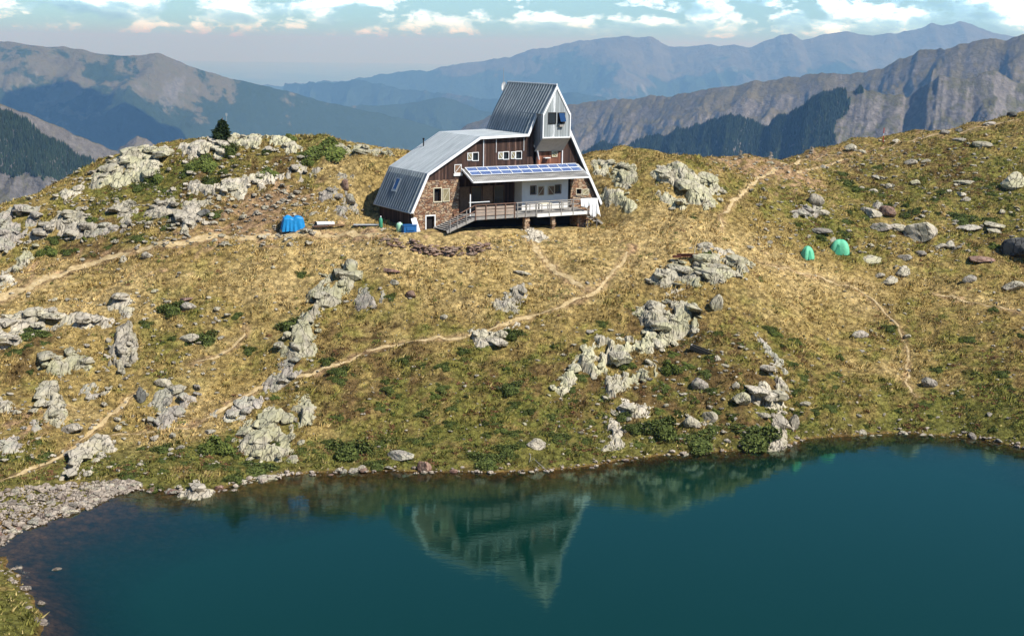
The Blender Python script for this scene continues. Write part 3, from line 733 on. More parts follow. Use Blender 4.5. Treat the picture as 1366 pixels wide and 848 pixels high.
BIG = [
 (1231, 319, 38, 31, M_ROCK, 'large pale boulder standing alone right of the tents'),
 (1364, 345, 48, 26, M_ROCKD, 'large dark boulder cut by the right edge'),
 (1356, 250, 34, 19, M_ROCKL, 'pale wedge boulder high at the right edge'),
 (1147, 451, 22, 16, M_ROCKG, 'grey boulder beside the path in the middle of the right meadow'),
 (1293, 377, 16, 16, M_ROCKG, 'small pointed boulder right of the big alone one, lower down'),
 (1348, 388, 30, 13, M_ROCK, 'flat white boulder near the right edge below the dark one'),
 (1087, 272, 22, 15, M_ROCK, 'top boulder of the cluster beyond the tents'),
 (1066, 287, 22, 11, M_ROCKG, 'left flat boulder of the cluster beyond the tents'),
 (1096, 287, 18, 12, M_ROCK, 'right boulder of the cluster beyond the tents'),
 (1078, 282, 15, 10, M_ROCKG, 'middle boulder of the cluster beyond the tents'),
 (1164, 289, 28, 14, M_ROCK, 'cream boulder leaning on the rust red one'),
 (1184, 289, 22, 13, M_ROCKR, 'rust red boulder in the heap up the right slope'),
 (1172, 277, 20, 7, M_ROCKG, 'flat grey boulder behind the rust red one'),
 (1178, 308, 26, 13, M_ROCKG, 'grey boulder under the rust red heap'),
 (1198, 308, 24, 8, M_ROCK, 'thin pale slab right of the grey boulder under the heap'),
 (1096, 312, 26, 7, M_ROCKG, 'thin flat slab behind the right tent'),
 (1112, 326, 13, 9, M_ROCK, 'small boulder touching the back of the right tent'),
 (1163, 350, 40, 8, M_ROCKL, 'long flat slab right of the right tent'),
 (1208, 347, 20, 10, M_ROCKG, 'boulder between the long slab and the big alone boulder'),
 (1228, 342, 16, 7, M_ROCKG, 'low boulder just under the big alone boulder'),
 (1207, 367, 22, 12, M_ROCK, 'lumpy boulder below the long slab'),
 (1190, 378, 24, 9, M_ROCK, 'flat boulder touching the lumpy one below the slab'),
 (1172, 371, 14, 7, M_ROCK, 'small flat stone left of the flat boulder below the slab'),
 (1288, 308, 38, 9, M_ROCKG, 'long pinkish slab right of the big alone boulder'),
 (1325, 302, 28, 5, M_ROCKL, 'upper of two thin tilted slabs on the right slope'),
 (1328, 310, 28, 5, M_ROCKL, 'lower of two thin tilted slabs on the right slope'),
 (1268, 330, 16, 8, M_ROCKG, 'dark topped boulder under the pinkish slab'),
 (1253, 332, 16, 7, M_ROCK, 'pale flat boulder under the pinkish slab'),
 (1309, 350, 34, 6, M_ROCKR, 'brown slab sunk in the turf right of the meadow'),
 (1290, 246, 28, 7, M_ROCKL, 'long white slab on the upper right slope'),
 (1283, 262, 13, 7, M_ROCK, 'round white stone under the long white slab'),
 (1290, 268, 15, 5, M_ROCK, 'flat white stone under the round one'),
 (1310, 196, 24, 7, M_ROCKL, 'long cream slab just under the right skyline'),
 (1280, 189, 16, 6, M_ROCKG, 'grey slab left of the cream slab near the skyline'),
 (1320, 167, 14, 6, M_ROCKG, 'small boulder on the skyline at the right'),
 (1350, 157, 12, 7, M_ROCKD, 'dark boulder on the skyline at the right edge'),
 (1213, 220, 18, 9, M_ROCK, 'pale boulder high in the middle of the right slope'),
 (1133, 201, 17, 11, M_ROCK, 'whitest boulder on the skyline beside the red post'),
 (1150, 204, 10, 6, M_ROCK, 'low white stone between the boulder and the red post'),
 (1197, 190, 14, 4, M_ROCK, 'flat pale slab on the skyline right of the red post'),
 (1260, 178, 12, 6, M_ROCKG, 'boulder breaking the skyline on the right slope'),
 (1278, 177, 11, 7, M_ROCKD, 'dark little boulder breaking the skyline on the right slope'),
 (1165, 257, 11, 8, M_ROCK, 'cube shaped pale stone on the upper right slope'),
 (1185, 252, 8, 7, M_ROCK, 'square white stone right of the cube shaped one'),
 (1219, 247, 14, 9, M_ROCKL, 'green white boulder on the upper right slope'),
 (1238, 515, 22, 12, M_ROCKG, 'pinkish boulder beside the foot of the meadow track'),
 (986, 540, 26, 19, M_ROCKL, 'rounded cream boulder left of the white crag by the shore'),
 (932, 518, 24, 15, M_ROCKG, 'wedge boulder with a reddish side below the dark trough'),
 (948, 564, 20, 22, M_ROCK, 'upright ribbed boulder near the right shore junipers'),
 (922, 569, 24, 15, M_ROCK, 'low white boulder left of the upright ribbed one'),
 (980, 518, 11, 11, M_ROCK, 'small white boulder above the rounded cream one'),
 (1057, 573, 15, 23, M_ROCK, 'oval grey boulder against the smooth rock by the bay'),
 (1019, 558, 16, 7, M_ROCK, 'flat stone above the big shore juniper'),
 (1074, 541, 13, 8, M_ROCK, 'pale stone right of the white crag'),
 (966, 491, 12, 6, M_ROCK, 'flat stone below and right of the dark trough'),
 (953, 414, 19, 27, M_ROCKL, 'tall pale block below the wide ribbed outcrop'),
 (567, 629, 18, 20, M_ROCKR, 'rust red boulder standing at the water edge in the middle'),
 (591, 427, 11, 12, M_ROCK, 'white stone alone on the slope below the hut'),
 (718, 597, 30, 11, M_ROCK, 'flat white slab just above the middle of the shore'),
 (250, 456, 25, 16, M_ROCK, 'bright white boulder on the left slope beside a dark shrub'),
 (217, 517, 20, 17, M_ROCK, 'upper of the pair of pale boulders on the left'),
 (234, 524, 28, 10, M_ROCK, 'lower flat one of the pair of pale boulders on the left'),
 (189, 536, 18, 19, M_ROCKD, 'dark rounded boulder beside the end of the short path'),
 (95, 577, 26, 11, M_ROCK, 'pale boulder lying across the lake path on the left'),
 (196, 344, 14, 9, M_ROCK, 'white stone at the edge of the left dirt track'),
 (165, 349, 12, 8, M_ROCK, 'white stone left of the dirt track, lower one'),
 (250, 412, 19, 10, M_ROCKG, 'grey boulder in the dark shrubs on the left slope'),
 (247, 402, 22, 6, M_ROCKR, 'flat rust red slab above the grey boulder'),
 (280, 579, 16, 7, M_ROCK, 'small white slab right of the broken grey outcrop'),
 (481, 629, 11, 12, M_ROCK, 'upright white stone at the water edge'),
 (451, 630, 10, 7, M_ROCK, 'low white stone at the water edge left of the upright one'),
 (268, 290, 20, 12, M_ROCKD, 'dark boulder hollow among the pale blocks of the left slope'),
 (536, 612, 34, 12, M_ROCKG, 'low grey slab at the shore left of the rust red boulder'),
 (522, 365, 26, 6, M_ROCKR, 'flat rust red slab in the grass below the dry stone wall'),
 (548, 398, 14, 10, M_ROCKR, 'rust red boulder right of the reddish grey blocks'),
 (697, 367, 22, 7, M_ROCK, 'flat pale stones in the straw grass below the terrace'),
 (527, 380, 12, 9, M_ROCK, 'pale stone above the rust red boulder on the slope'),
 (467, 274, 16, 14, M_ROCKG, 'round grey boulder behind the planks left of the hut'),
 (460, 257, 10, 16, M_ROCKR, 'purple brown boulder up the slope left of the hut'),
]
for b_ in BIG: place_rock(*b_)

# smaller stones: each one an object, scattered where the photo shows them
def px_clear(X, Y, extra=0):
    for P in OUT_POLYS:
        if abs(X-P[0, 0]) > 25: continue
        if in_poly(np.array([X]), np.array([Y]), P)[0] > -.15-extra: return False
    a, b = hut_ab(X, Y)
    return not (-1 < a < 18.5 and -4.2 < b < 8)
STONES = [  # x0,x1,y0,y1,count,size px lo,hi,materials,label
 (1010, 1366, 205, 330, 52, 4, 12, 'small pale stone strewn on the upper right slope', 'stones on the upper right slope'),
 (1060, 1366, 330, 480, 24, 4, 11, 'small stone in the meadow right of the tents', 'stones in the right meadow'),
 (1080, 1366, 480, 585, 20, 4, 11, 'small stone on the turf above the right shore', 'stones above the right shore'),
 (840, 1060, 430, 600, 22, 4, 12, 'small stone around the crags right of centre', 'stones around the right crags'),
 (450, 800, 330, 620, 28, 3, 10, 'small stone in the grass below the hut', 'stones below the hut'),
 (0, 420, 290, 640, 44, 4, 12, 'small stone on the left slope', 'stones on the left slope'),
 (130, 500, 200, 290, 14, 4, 10, 'small white stone on the ground below the left crest', 'stones below the left crest'),
]
mts = [M_ROCK, M_ROCK, M_ROCKL, M_ROCKG, M_ROCKG]
def tiny(g, s, label, group, mt=None, sink=.28, name='stone'):
    o = link(name, rproto(mt or rnd.choice(mts), rnd.randrange(6), 2), label=label, cat='stone', group=group)
    o.location = (g[0], g[1], g[2]+s*sink*.5); o.scale = (s*rnd.uniform(.8, 1.3), s*rnd.uniform(.7, 1.1), s*rnd.uniform(.5, .85))
    o.rotation_euler = (rnd.uniform(-.3, .3), rnd.uniform(-.3, .3), rnd.uniform(0, 6.28))
for x0, x1, y0, y1, n, s0, s1, lab, grp in STONES:
    k = 0; t = 0
    while k < n and t < n*12:
        t += 1
        x = rnd.uniform(x0, x1); y = rnd.uniform(y0, y1); g = ground(x, y)
        if g is None or g[2] < .15 or not px_clear(g[0], g[1]): continue
        d = np.linalg.norm(g-CAM); s = (s0+(s1-s0)*rnd.random()**2.2)/F*d/2
        tiny(g, s, lab, grp); k += 1
# grit: the countless small fragments, one mesh
def merged_rocks(name, pts, mt, label, seed, nproto=5):
    protos = [rock_mesh(900+seed*10+i, 1, 9, .7, .06) for i in range(nproto)]
    PV = [np.array([v.co[:] for v in p.vertices]) for p in protos]; PF = [np.array([q.vertices[:] for q in p.polygons]) for p in protos]
    rs = np.random.RandomState(seed); V = []; Fc = []; o = 0
    for X, Y, s in pts:
        i = rs.randint(nproto); a = rs.rand()*6.28; c, sn = math.cos(a), math.sin(a)
        v = PV[i]*[s*rs.uniform(.8, 1.4), s*rs.uniform(.6, 1.0), s*rs.uniform(.4, .9)]
        v = np.stack([v[:, 0]*c-v[:, 1]*sn+v[:, 2]*rs.uniform(-.3, .3), v[:, 0]*sn+v[:, 1]*c, v[:, 2]], -1)+[X, Y, float(gh(X, Y))+s*.3]
        V.append(v); Fc.append(PF[i]+o); o += len(v)
    return link(name, mesh_np(name, np.concatenate(V), np.concatenate(Fc), mt), kind='stuff', label=label)
rs = np.random.RandomState(3)
pts = []
def scatter(n, x0, x1, y0, y1, smin, smax, clear=True):
    k = 0; t = 0
    while k < n and t < n*6:
        t += 1; x = rs.uniform(x0, x1); y = rs.uniform(y0, y1); g = ground(x, y)
        if g is None or g[2] < .05: continue
        if clear and not px_clear(g[0], g[1]): continue
        pts.append((g[0], g[1], smin+(smax-smin)*rs.rand()**3)); k += 1
scatter(520, 1000, 1366, 200, 340, .08, .32); scatter(260, 1060, 1366, 330, 580, .07, .24); scatter(420, 0, 430, 220, 640, .07, .28)
scatter(220, 200, 460, 255, 340, .05, .2); scatter(220, 940, 1180, 205, 240, .06, .26); scatter(360, 450, 1050, 320, 610, .06, .22); scatter(160, 480, 700, 300, 335, .05, .2); scatter(160, 740, 1060, 440, 600, .08, .3); scatter(150, 960, 1366, 150, 230, .08, .3)
scatter(420, 0, 420, 195, 330, .16, .5); scatter(200, 1000, 1366, 190, 340, .16, .42); scatter(120, 0, 300, 400, 620, .16, .42); scatter(60, 760, 1060, 440, 590, .15, .4)
merged_rocks('gravel', pts, M_ROCK, 'countless small rock fragments strewn over the slopes', 5)
# stone belt at the water line: a ring of stones following the shore
belt = []; belt_big = []
for i in range(len(SHORE)-1):
    (xa, ya), (xb, yb) = SHORE[i], SHORE[i+1]
    n = int(math.hypot(xb-xa, (yb-ya)*3)/3.0)
    for k in range(n):
        t = (k+rs.rand())/n; x = xa+(xb-xa)*t; y = ya+(yb-ya)*t
        # walk up the picture until dry land is found
        d = ray(x, y); T = -HC/d[2]; X, Y = (CAM+d*T)[:2]
        for _ in range(60):
            z = float(gh(X, Y))
            if abs(z) < .06: break
            Y += .12 if z < 0 else -.12
        X += rs.normal()*.25; Y += rs.normal()*.22
        if gh(X, Y) > .45 or gh(X, Y) < -.35: continue
        s = (.07+.26*rs.rand()**3)*(1.25 if x < 330 else 1)
        (belt_big if s > .17 else belt).append((X, Y, s))
lefts = []
for _ in range(1500):   # the stony strand at the left
    x = rs.uniform(-20, 185); y0 = np.interp(x, [-20, 0, 70, 150, 185], [652, 652, 648, 642, 645]); y1 = np.interp(x, [-20, 0, 22, 70, 120, 150, 185], [752, 734, 712, 694, 678, 664, 652])
    y = rs.uniform(y0, y1); g = ground(x, y)
    if g is None: continue
    lefts.append((g[0], g[1], .07+.24*rs.rand()**2.5))
for _ in range(110):    # little promontory at the lower left
    x = rs.uniform(-10, 40); y = rs.uniform(752, 848); d = ray(x, y); T = -HC/d[2]; P = CAM+d*T
    if abs(gh(P[0], P[1])) < .22: lefts.append((P[0], P[1], .05+.17*rs.rand()**2))
big = [p for p in lefts if p[2] > .24]
allb = sorted(belt_big, key=lambda p: -p[2])[:44]; rest = sorted(belt_big, key=lambda p: -p[2])[44:]
bigl = sorted(big, key=lambda p: -p[2])[:42]; restl = [p for p in lefts if p not in bigl]
for X, Y, s in allb: tiny((X, Y, float(gh(X, Y))), s*1.1, 'stone in the narrow belt along the water edge', 'stones along the water edge', rnd.choice([M_ROCK, M_ROCKG, M_ROCKR]))
M_STRAND = rock_mat('strand_rock', (.30, .245, .19), (.48, .41, .32), (.14, .10, .08), (.3, .27, .2), .3, 1.2)
for X, Y, s in bigl: tiny((X, Y, float(gh(X, Y))), s*1.15, 'angular reddish stone on the stony strand at the left', 'stones of the left strand', rnd.choice([M_STRAND, M_STRAND, M_ROCKG, M_ROCK]))
merged_rocks('shore_gravel', belt+rest+restl, M_STRAND, 'crowded small reddish stones lining the water', 9)
for x, y, w, h in [(28, 786, 22, 9), (50, 829, 30, 12), (22, 845, 16, 8), (12, 790, 12, 8), (75, 759, 12, 4), (55, 804, 11, 4), (14, 765, 9, 5)]:
    d = ray(x, y); T = -HC/d[2]; P = CAM+d*T
    s = w/F*np.linalg.norm(P-CAM)/2
    o = link('stone', rproto(M_STRAND, rnd.randrange(6)), label='flat reddish stone lying half under water at lower left', cat='stone', group='half sunk stones at lower left')
    o.location = (P[0], P[1], .0); o.scale = (s, s*.8, .16+s*.2); o.rotation_euler = (0, 0, rnd.uniform(-.5, .8))

# ================================================================== SHRUBS, PINE, GRASS
def leaf_mat(name, dark, lite, sc=3):
    m, nt, b = mat(name); v = coord(nt, 'Object')
    g = N(nt, 'ShaderNodeNewGeometry')
    c = mix(nt, g.outputs['Random Per Island'], dark, lite)
    c = mix(nt, 1.0, c, ramp(nt, noise(nt, v, sc, 5, .7), [(.3, .6), (.7, 1.4)]), 'MULTIPLY')
    nt.links.new(c, b.inputs['Base Color']); b.inputs['Roughness'].default_value = .9; b.inputs['Specular IOR Level'].default_value = .1
    return m
M_JUN = leaf_mat('juniper_leaves', (.05, .07, .018), (.135, .16, .042))
M_JUNB = leaf_mat('bright_juniper_leaves', (.07, .095, .022), (.165, .195, .045))
M_BARK = plain('bark', (.12, .08, .05), .9, .4, 6)
def tri_cloud(C, Nn, size, rs, up=.5):
    """small random leaf triangles at centres C, roughly facing Nn"""
    n = len(C); t = rs.normal(size=(n, 3)); t -= (t*Nn).sum(1)[:, None]*Nn; t /= np.linalg.norm(t, axis=1)[:, None]
    b = np.cross(Nn, t); s = (size*(.6+.8*rs.rand(n)))[:, None]
    V = np.stack([C-t*s*.5, C+t*s*.5, C+b*s*1.1+Nn*s*up], 1).reshape(-1, 3)
    return V, np.arange(n*3).reshape(n, 3)
def shrub_proto(seed, n=2600, m=M_JUN):
    rs = np.random.RandomState(seed)
    d = rs.normal(size=(n, 3)); d[:, 2] = np.abs(d[:, 2])*.8; d /= np.linalg.norm(d, axis=1)[:, None]
    az = np.arctan2(d[:, 1], d[:, 0])
    lump = 1+.30*np.sin(az*3+seed)+.18*np.sin(az*5+seed*2)+.25*fbm(d[:, 0]*2.5+seed, d[:, 1]*2.5+d[:, 2]*2, 3, seed)
    r = (.55+.45*rs.rand(n)**.5)*lump*.85
    C = d*r[:, None]; C[:, 2] = C[:, 2]*.55
    nn = d+rs.normal(size=(n, 3))*.5; nn /= np.linalg.norm(nn, axis=1)[:, None]
    V, T = tri_cloud(C, nn, .10, rs)
    return mesh_np('juniper_shrub', V, T, m)
SP = [shrub_proto(11), shrub_proto(12), shrub_proto(13)]; SPB = [shrub_proto(21, 2600, M_JUNB), shrub_proto(22, 2600, M_JUNB)]
SHRUBS = [
 (432, 210, 62, 15, 1, 'wide bright green juniper mat on the crest between two cream rocks'), (305, 208, 24, 22, 0, 'dark green juniper at the foot of the crest pine'), (280, 250, 22, 22, 0, 'dark bushy juniper in front of the jagged row of blocks'),
 (356, 236, 34, 10, 1, 'bright juniper mat behind the jagged row of blocks'), (268, 228, 44, 13, 1, 'bright juniper mat below the upright grey blocks'), (205, 246, 28, 16, 1, 'bright juniper mat on the left shoulder of the crest'),
 (384, 188, 24, 6, 1, 'thin juniper cushion on top of the cream crest slab'), (120, 300, 20, 9, 1, 'juniper cushion behind the low rubble on the left slope'), (410, 222, 20, 10, 1, 'small juniper mat right of the short pale crag'),
 (464, 612, 54, 30, 0, 'large dark juniper close above the middle left shore'), (342, 632, 46, 15, 0, 'low juniper hanging over the flat white shore rock'), (312, 644, 30, 16, 0, 'juniper touching the water left of the flat white rock'), (284, 606, 50, 26, 1, 'soft green shrub left of the big fissured slab'),
 (1008, 598, 64, 25, 0, 'big dark juniper beside the smooth rock at the bay'), (882, 586, 50, 28, 0, 'dark juniper above the right shore path'), (930, 602, 54, 16, 0, 'low juniper on the right shore below the path'), (846, 580, 26, 14, 0, 'juniper right of the pile of white blocks'), (650, 622, 50, 16, 0, 'juniper on the bank near the middle of the shore'),
 (500, 626, 30, 14, 0, 'juniper behind the upright white shore stone'), (676, 606, 32, 14, 0, 'juniper left of the flat white shore slab'), (214, 604, 28, 15, 0, 'juniper between the streaked outcrop and the lake'), (945, 345, 19, 11, 1, 'round juniper growing on the wide ribbed outcrop'),
 (1285, 300, 36, 10, 0, 'juniper mat behind the long pinkish slab'), (226, 420, 34, 18, 0, 'dark juniper left of the grey boulder on the left slope'), (272, 458, 34, 22, 0, 'dark juniper touching the bright white boulder'), (384, 440, 34, 18, 0, 'dark juniper left of the tall rib'),
 (400, 370, 18, 11, 0, 'round juniper at the top of the tall rib'), (417, 415, 12, 9, 0, 'small round juniper in the tall rib'), (436, 486, 20, 12, 0, 'juniper right of the foot of the tall rib'), (452, 500, 26, 12, 0, 'juniper under the footpath right of the rib'),
 (330, 472, 22, 12, 0, 'juniper left of the foot of the tall rib'), (565, 556, 24, 13, 0, 'dark juniper alone in the middle of the lower slope'), (590, 492, 22, 11, 0, 'juniper below the footpath mid slope'), (684, 452, 26, 16, 0, 'juniper on the low fractured rock'), (680, 525, 36, 14, 0, 'juniper mat mid slope above the flat white slab'), 
 (836, 492, 24, 12, 1, 'bright juniper in the long columnar crag'), (894, 500, 30, 22, 1, 'bright juniper mat right of the upright slabs'), (830, 562, 24, 12, 0, 'juniper on the ribbed grey rock'), (925, 292, 12, 6, 0, 'small juniper between two outcrops right of the hut'),
 (520, 400, 18, 9, 0, 'juniper below the reddish grey blocks'), (170, 640, 26, 12, 0, 'juniper above the left strand'), (205, 655, 22, 12, 0, 'juniper overhanging the water by the white ribbed rock'), (370, 596, 14, 10, 0, 'juniper tucked in the big fissured slab'), (1130, 248, 20, 8, 0, 'dark juniper on the upper right slope'),
 (1222, 285, 18, 8, 0, 'dark juniper above the large alone boulder'), (60, 340, 30, 12, 1, 'juniper mat right of the yellowish slab'), (60, 610, 20, 10, 0, 'juniper on the low pinkish ledges'), (40, 450, 40, 14, 0, 'dark juniper under the long pale ledge'), (745, 590, 30, 12, 0, 'juniper on the bank right of the flat white shore slab'),
]
def place_shrub(x, y, w, h, br, label, group=None):
    g = ground(x, y)
    if g is None: return
    d = np.linalg.norm(g-CAM); W = w/F*d/2
    o = link('juniper_shrub', rnd.choice(SPB if br else SP), label=label, cat='shrub', group=group)
    o.location = (g[0], g[1]+W*.5, float(gh(g[0], g[1]+W*.5))-.05)
    o.scale = (W*1.05, W*.95, max(h/F*d*.95, .25)); sl = nrm(g[0], g[1], 1.0)
    o.rotation_euler = (math.atan2(-sl[1], sl[2])*.8, math.atan2(sl[0], sl[2])*.8, rnd.uniform(-.4, .4))
for s_ in SHRUBS: place_shrub(*s_)
SMALL = [(430, 820, 330, 620, 55, 'small dark shrub in the grass below the hut', 'small shrubs below the hut'), (830, 1070, 400, 600, 38, 'small dark shrub among the crags right of centre', 'small shrubs by the right crags'),
         (0, 420, 300, 640, 46, 'small dark shrub on the left slope', 'small shrubs of the left slope'), (1060, 1366, 220, 580, 62, 'small dark shrub on the right slope', 'small shrubs of the right slope'), (130, 500, 200, 300, 14, 'small shrub below the left crest', 'small shrubs below the left crest')]
for x0, x1, y0, y1, n, lab, grp in SMALL:
    k = 0; t = 0
    while k < n and t < 800:
        t += 1; x = rnd.uniform(x0, x1); y = rnd.uniform(y0, y1); g = ground(x, y)
        if g is None or g[2] < .3 or not px_clear(g[0], g[1]): continue
        ii = int((g[1]-GY0)/GR), int((g[0]-GX0)/GR)
        if TC[ii[0], ii[1], 0] > .30 or TPD[ii[0], ii[1]] < .3: continue
        place_shrub(x, y, rnd.uniform(7, 22), rnd.uniform(4, 9), rnd.random() < .25, lab, grp); k += 1

# the lone pine on the crest
pg = groundf(296, 190)
pt = empty('pine_tree', tuple(pg), label='lone small dark pine on the crest of the left hill', cat='tree')
MB().tube([(0, 0, -.3), (.05, 0, 1.2), (.12, .05, 2.3)], [.12, .09, .03], 8).build('trunk', M_BARK, pt, True)
M_PINE = leaf_mat('pine_needles', (.012, .022, .008), (.040, .060, .018))
rs = np.random.RandomState(8); Cs = []; Ns = []
PHt = 25/F*np.linalg.norm(pg-CAM)
for k in range(330):
    u = rs.rand()**.8; z = .08+u*.92; rad = (.36*(1-u)**.75+.05)*(.75+.5*rs.rand())*(1+.25*math.sin(k*2.4)); a = rs.rand()*6.28
    c = np.array([math.cos(a)*rad*rs.rand()**.35+.06*z, math.sin(a)*rad*rs.rand()**.35, z])*PHt
    q = c+rs.normal(size=(16, 3))*[.10, .10, .12]; Cs.append(q); nn = rs.normal(size=(16, 3))+[math.cos(a), math.sin(a), .8]; Ns.append(nn/np.linalg.norm(nn, axis=1)[:, None])
V, T = tri_cloud(np.concatenate(Cs), np.concatenate(Ns), .16, rs, .8)
link('crown', mesh_np('crown', V, T, M_PINE), pt)

# grass: tufts over the whole visible hillside, coloured by what grows there
M_GRASS, nt, b = mat('grass_blades')
ca = N(nt, 'ShaderNodeVertexColor', layer_name='Col'); nt.links.new(ca.outputs[0], b.inputs['Base Color'])
b.inputs['Roughness'].default_value = 1.0; b.inputs['Specular IOR Level'].default_value = .05
rs = np.random.RandomState(12)
NT = 200000
gxr = rs.uniform(-62, 68, NT); gyr = rs.uniform(50, 162, NT)
zz = gh(gxr, gyr); px, py, kk = proj(np.stack([gxr, gyr, zz], -1))
okm = (px > -20) & (px < 1386) & (py > 130) & (py < 860) & (zz > .12)
ii = ((gyr-GY0)/GR).astype(int); jj = ((gxr-GX0)/GR).astype(int)
okm &= (TD[ii, jj] < .45+.3*rs.rand(NT)) & (TPD[ii, jj] > .08)
a_, b_ = hut_ab(gxr, gyr); okm &= ~((a_ > -.2) & (a_ < 16.8) & (b_ > -3.2) & (b_ < 7.5))
for P in OUT_POLYS:
    x0, y0 = P.min(0); x1, y1 = P.max(0); mm = okm & (gxr > x0) & (gxr < x1) & (gyr > y0) & (gyr < y1)
    if mm.any():
        sd = in_poly(gxr[mm], gyr[mm], P); t = np.nonzero(mm)[0]; okm[t[sd > .5]] = False
gxr = gxr[okm]; gyr = gyr[okm]; zz = zz[okm]; n = len(gxr)
col = TC[ii[okm], jj[okm]]
tall = np.clip(.6+fbm(gxr/3, gyr/3, 3, 33)*1.1, .25, 1.5)
nb = 6
bigt = np.where(rs.rand(n) < .35, 1.75, 1.0)
base = np.stack([gxr, gyr, zz-.03], -1)[:, None]+rs.normal(size=(n, nb, 3))*(np.array([.075, .075, 0])*bigt[:, None, None])
ang = rs.rand(n, nb)*6.28; lean = rs.rand(n, nb)*.9+.15; h = (.08+.16*rs.rand(n, nb))*(tall*bigt)[:, None]; wd = (.020+.028*rs.rand(n, nb))*bigt[:, None]
# most blades lean down the slope, away from the wind
tipd = np.stack([np.cos(ang)*lean+.25, np.sin(ang)*lean-.25, np.ones_like(ang)], -1)*h[..., None]
side = np.stack([-np.sin(ang+.7), np.cos(ang+.7), np.zeros_like(ang)], -1)*wd[..., None]
V = np.stack([base-side, base+side, base+tipd], 2).reshape(-1, 3)
kind = rs.rand(n); patch = fbm(gxr/.9, gyr/.9, 3, 91)
dark_t = (kind < .10+patch*.8)[:, None]; pale_t = (kind > .86+patch*.5)[:, None]
tc_ = np.where(dark_t, col*[.42, .55, .50], np.where(pale_t, col*.45+np.array([.62, .47, .21])*.55, col))
jit = (.75+.5*rs.rand(n, nb))[..., None]*(.84+.36*rs.rand(n))[:, None, None]
cb = tc_[:, None]*jit
cl = np.repeat(cb[:, :, None], 3, 2).reshape(-1, 3)
link('grass', mesh_np('grass', V, np.arange(n*nb*3).reshape(-1, 3), M_GRASS, False, np.clip(cl, 0, .9)), kind='stuff', label='dry golden and green mountain grass covering the hillside')

# heath: low woody clumps of heather and bilberry
rs = np.random.RandomState(77); NH = 60000
hx = rs.uniform(-58, 64, NH); hy = rs.uniform(74, 160, NH); hz = gh(hx, hy); px, py, kk = proj(np.stack([hx, hy, hz], -1))
ii2 = ((hy-GY0)/GR).astype(int); jj2 = ((hx-GX0)/GR).astype(int); cc2 = TC[ii2, jj2]
green = 1-sstep(cc2[:, 0]/(cc2[:, 1]+1e-4)*.5+cc2[:, 0]*1.2, .72, 1.12)
pat = fbm(hx/2.6, hy/2.6, 3, 301)+.6*fbm(hx/.9, hy/.9, 2, 302)
okh = (px > -20) & (px < 1386) & (hz > .25) & (TD[ii2, jj2] < .3) & (TPD[ii2, jj2] > .35) & (pat > .34-.42*green) & (rs.rand(NH) < .25+.75*green)
a_, b_ = hut_ab(hx, hy); okh &= ~((a_ > -1.5) & (a_ < 18) & (b_ > -4) & (b_ < 8))
for P in OUT_POLYS:
    x0, y0 = P.min(0); x1, y1 = P.max(0); mm = okh & (hx > x0) & (hx < x1) & (hy > y0) & (hy < y1)
    if mm.any():
        sd = in_poly(hx[mm], hy[mm], P); t = np.nonzero(mm)[0]; okh[t[sd > .3]] = False
hx = hx[okh][:7500]; hy = hy[okh][:7500]; n = len(hx); K = 34; print('heath', n)
d = rs.normal(size=(n, K, 3)); d[..., 2] = np.abs(d[..., 2]); d /= np.linalg.norm(d, axis=2)[..., None]
rad = (.12+.33*rs.rand(n)**2)[:, None, None]
C = d*rad*(.6+.4*rs.rand(n, K))[..., None]*[1.25, 1.1, .55]+np.stack([hx, hy, gh(hx, hy)-.02], -1)[:, None]
nn = d+rs.normal(size=(n, K, 3))*.5; nn /= np.linalg.norm(nn, axis=2)[..., None]
V, T = tri_cloud(C.reshape(-1, 3), nn.reshape(-1, 3), .085, rs)
kd = rs.rand(n)+fbm(hx/4, hy/4, 2, 305)*1.2
pal = np.where((kd < .38)[:, None], [.17, .088, .042], np.where((kd < .70)[:, None], [.095, .11, .03], [.15, .165, .042]))
cl = np.repeat(np.repeat(pal[:, None]*(.6+.8*rs.rand(n, K, 1)), 3, 1).reshape(-1, 3), 1, 0)
link('heather', mesh_np('heather', V, T, M_GRASS, False, cl), kind='stuff', label='low red brown heather and green bilberry clumps in the grass')
# ================================================================== THE MOUNTAIN HUT
def fp(x, y, b=0.0):
    d = ray(x, y); o = O_+BX*b
    t = ((o-CAM)@BX)/(d@BX); P = CAM+d*t-O_
    return float(P@AX), float(P[2])
def q(x, y, b=0.0):       # measured on a 3.768x enlargement of the hut
    return fp(x/3.768+480, y/3.769+95, b)

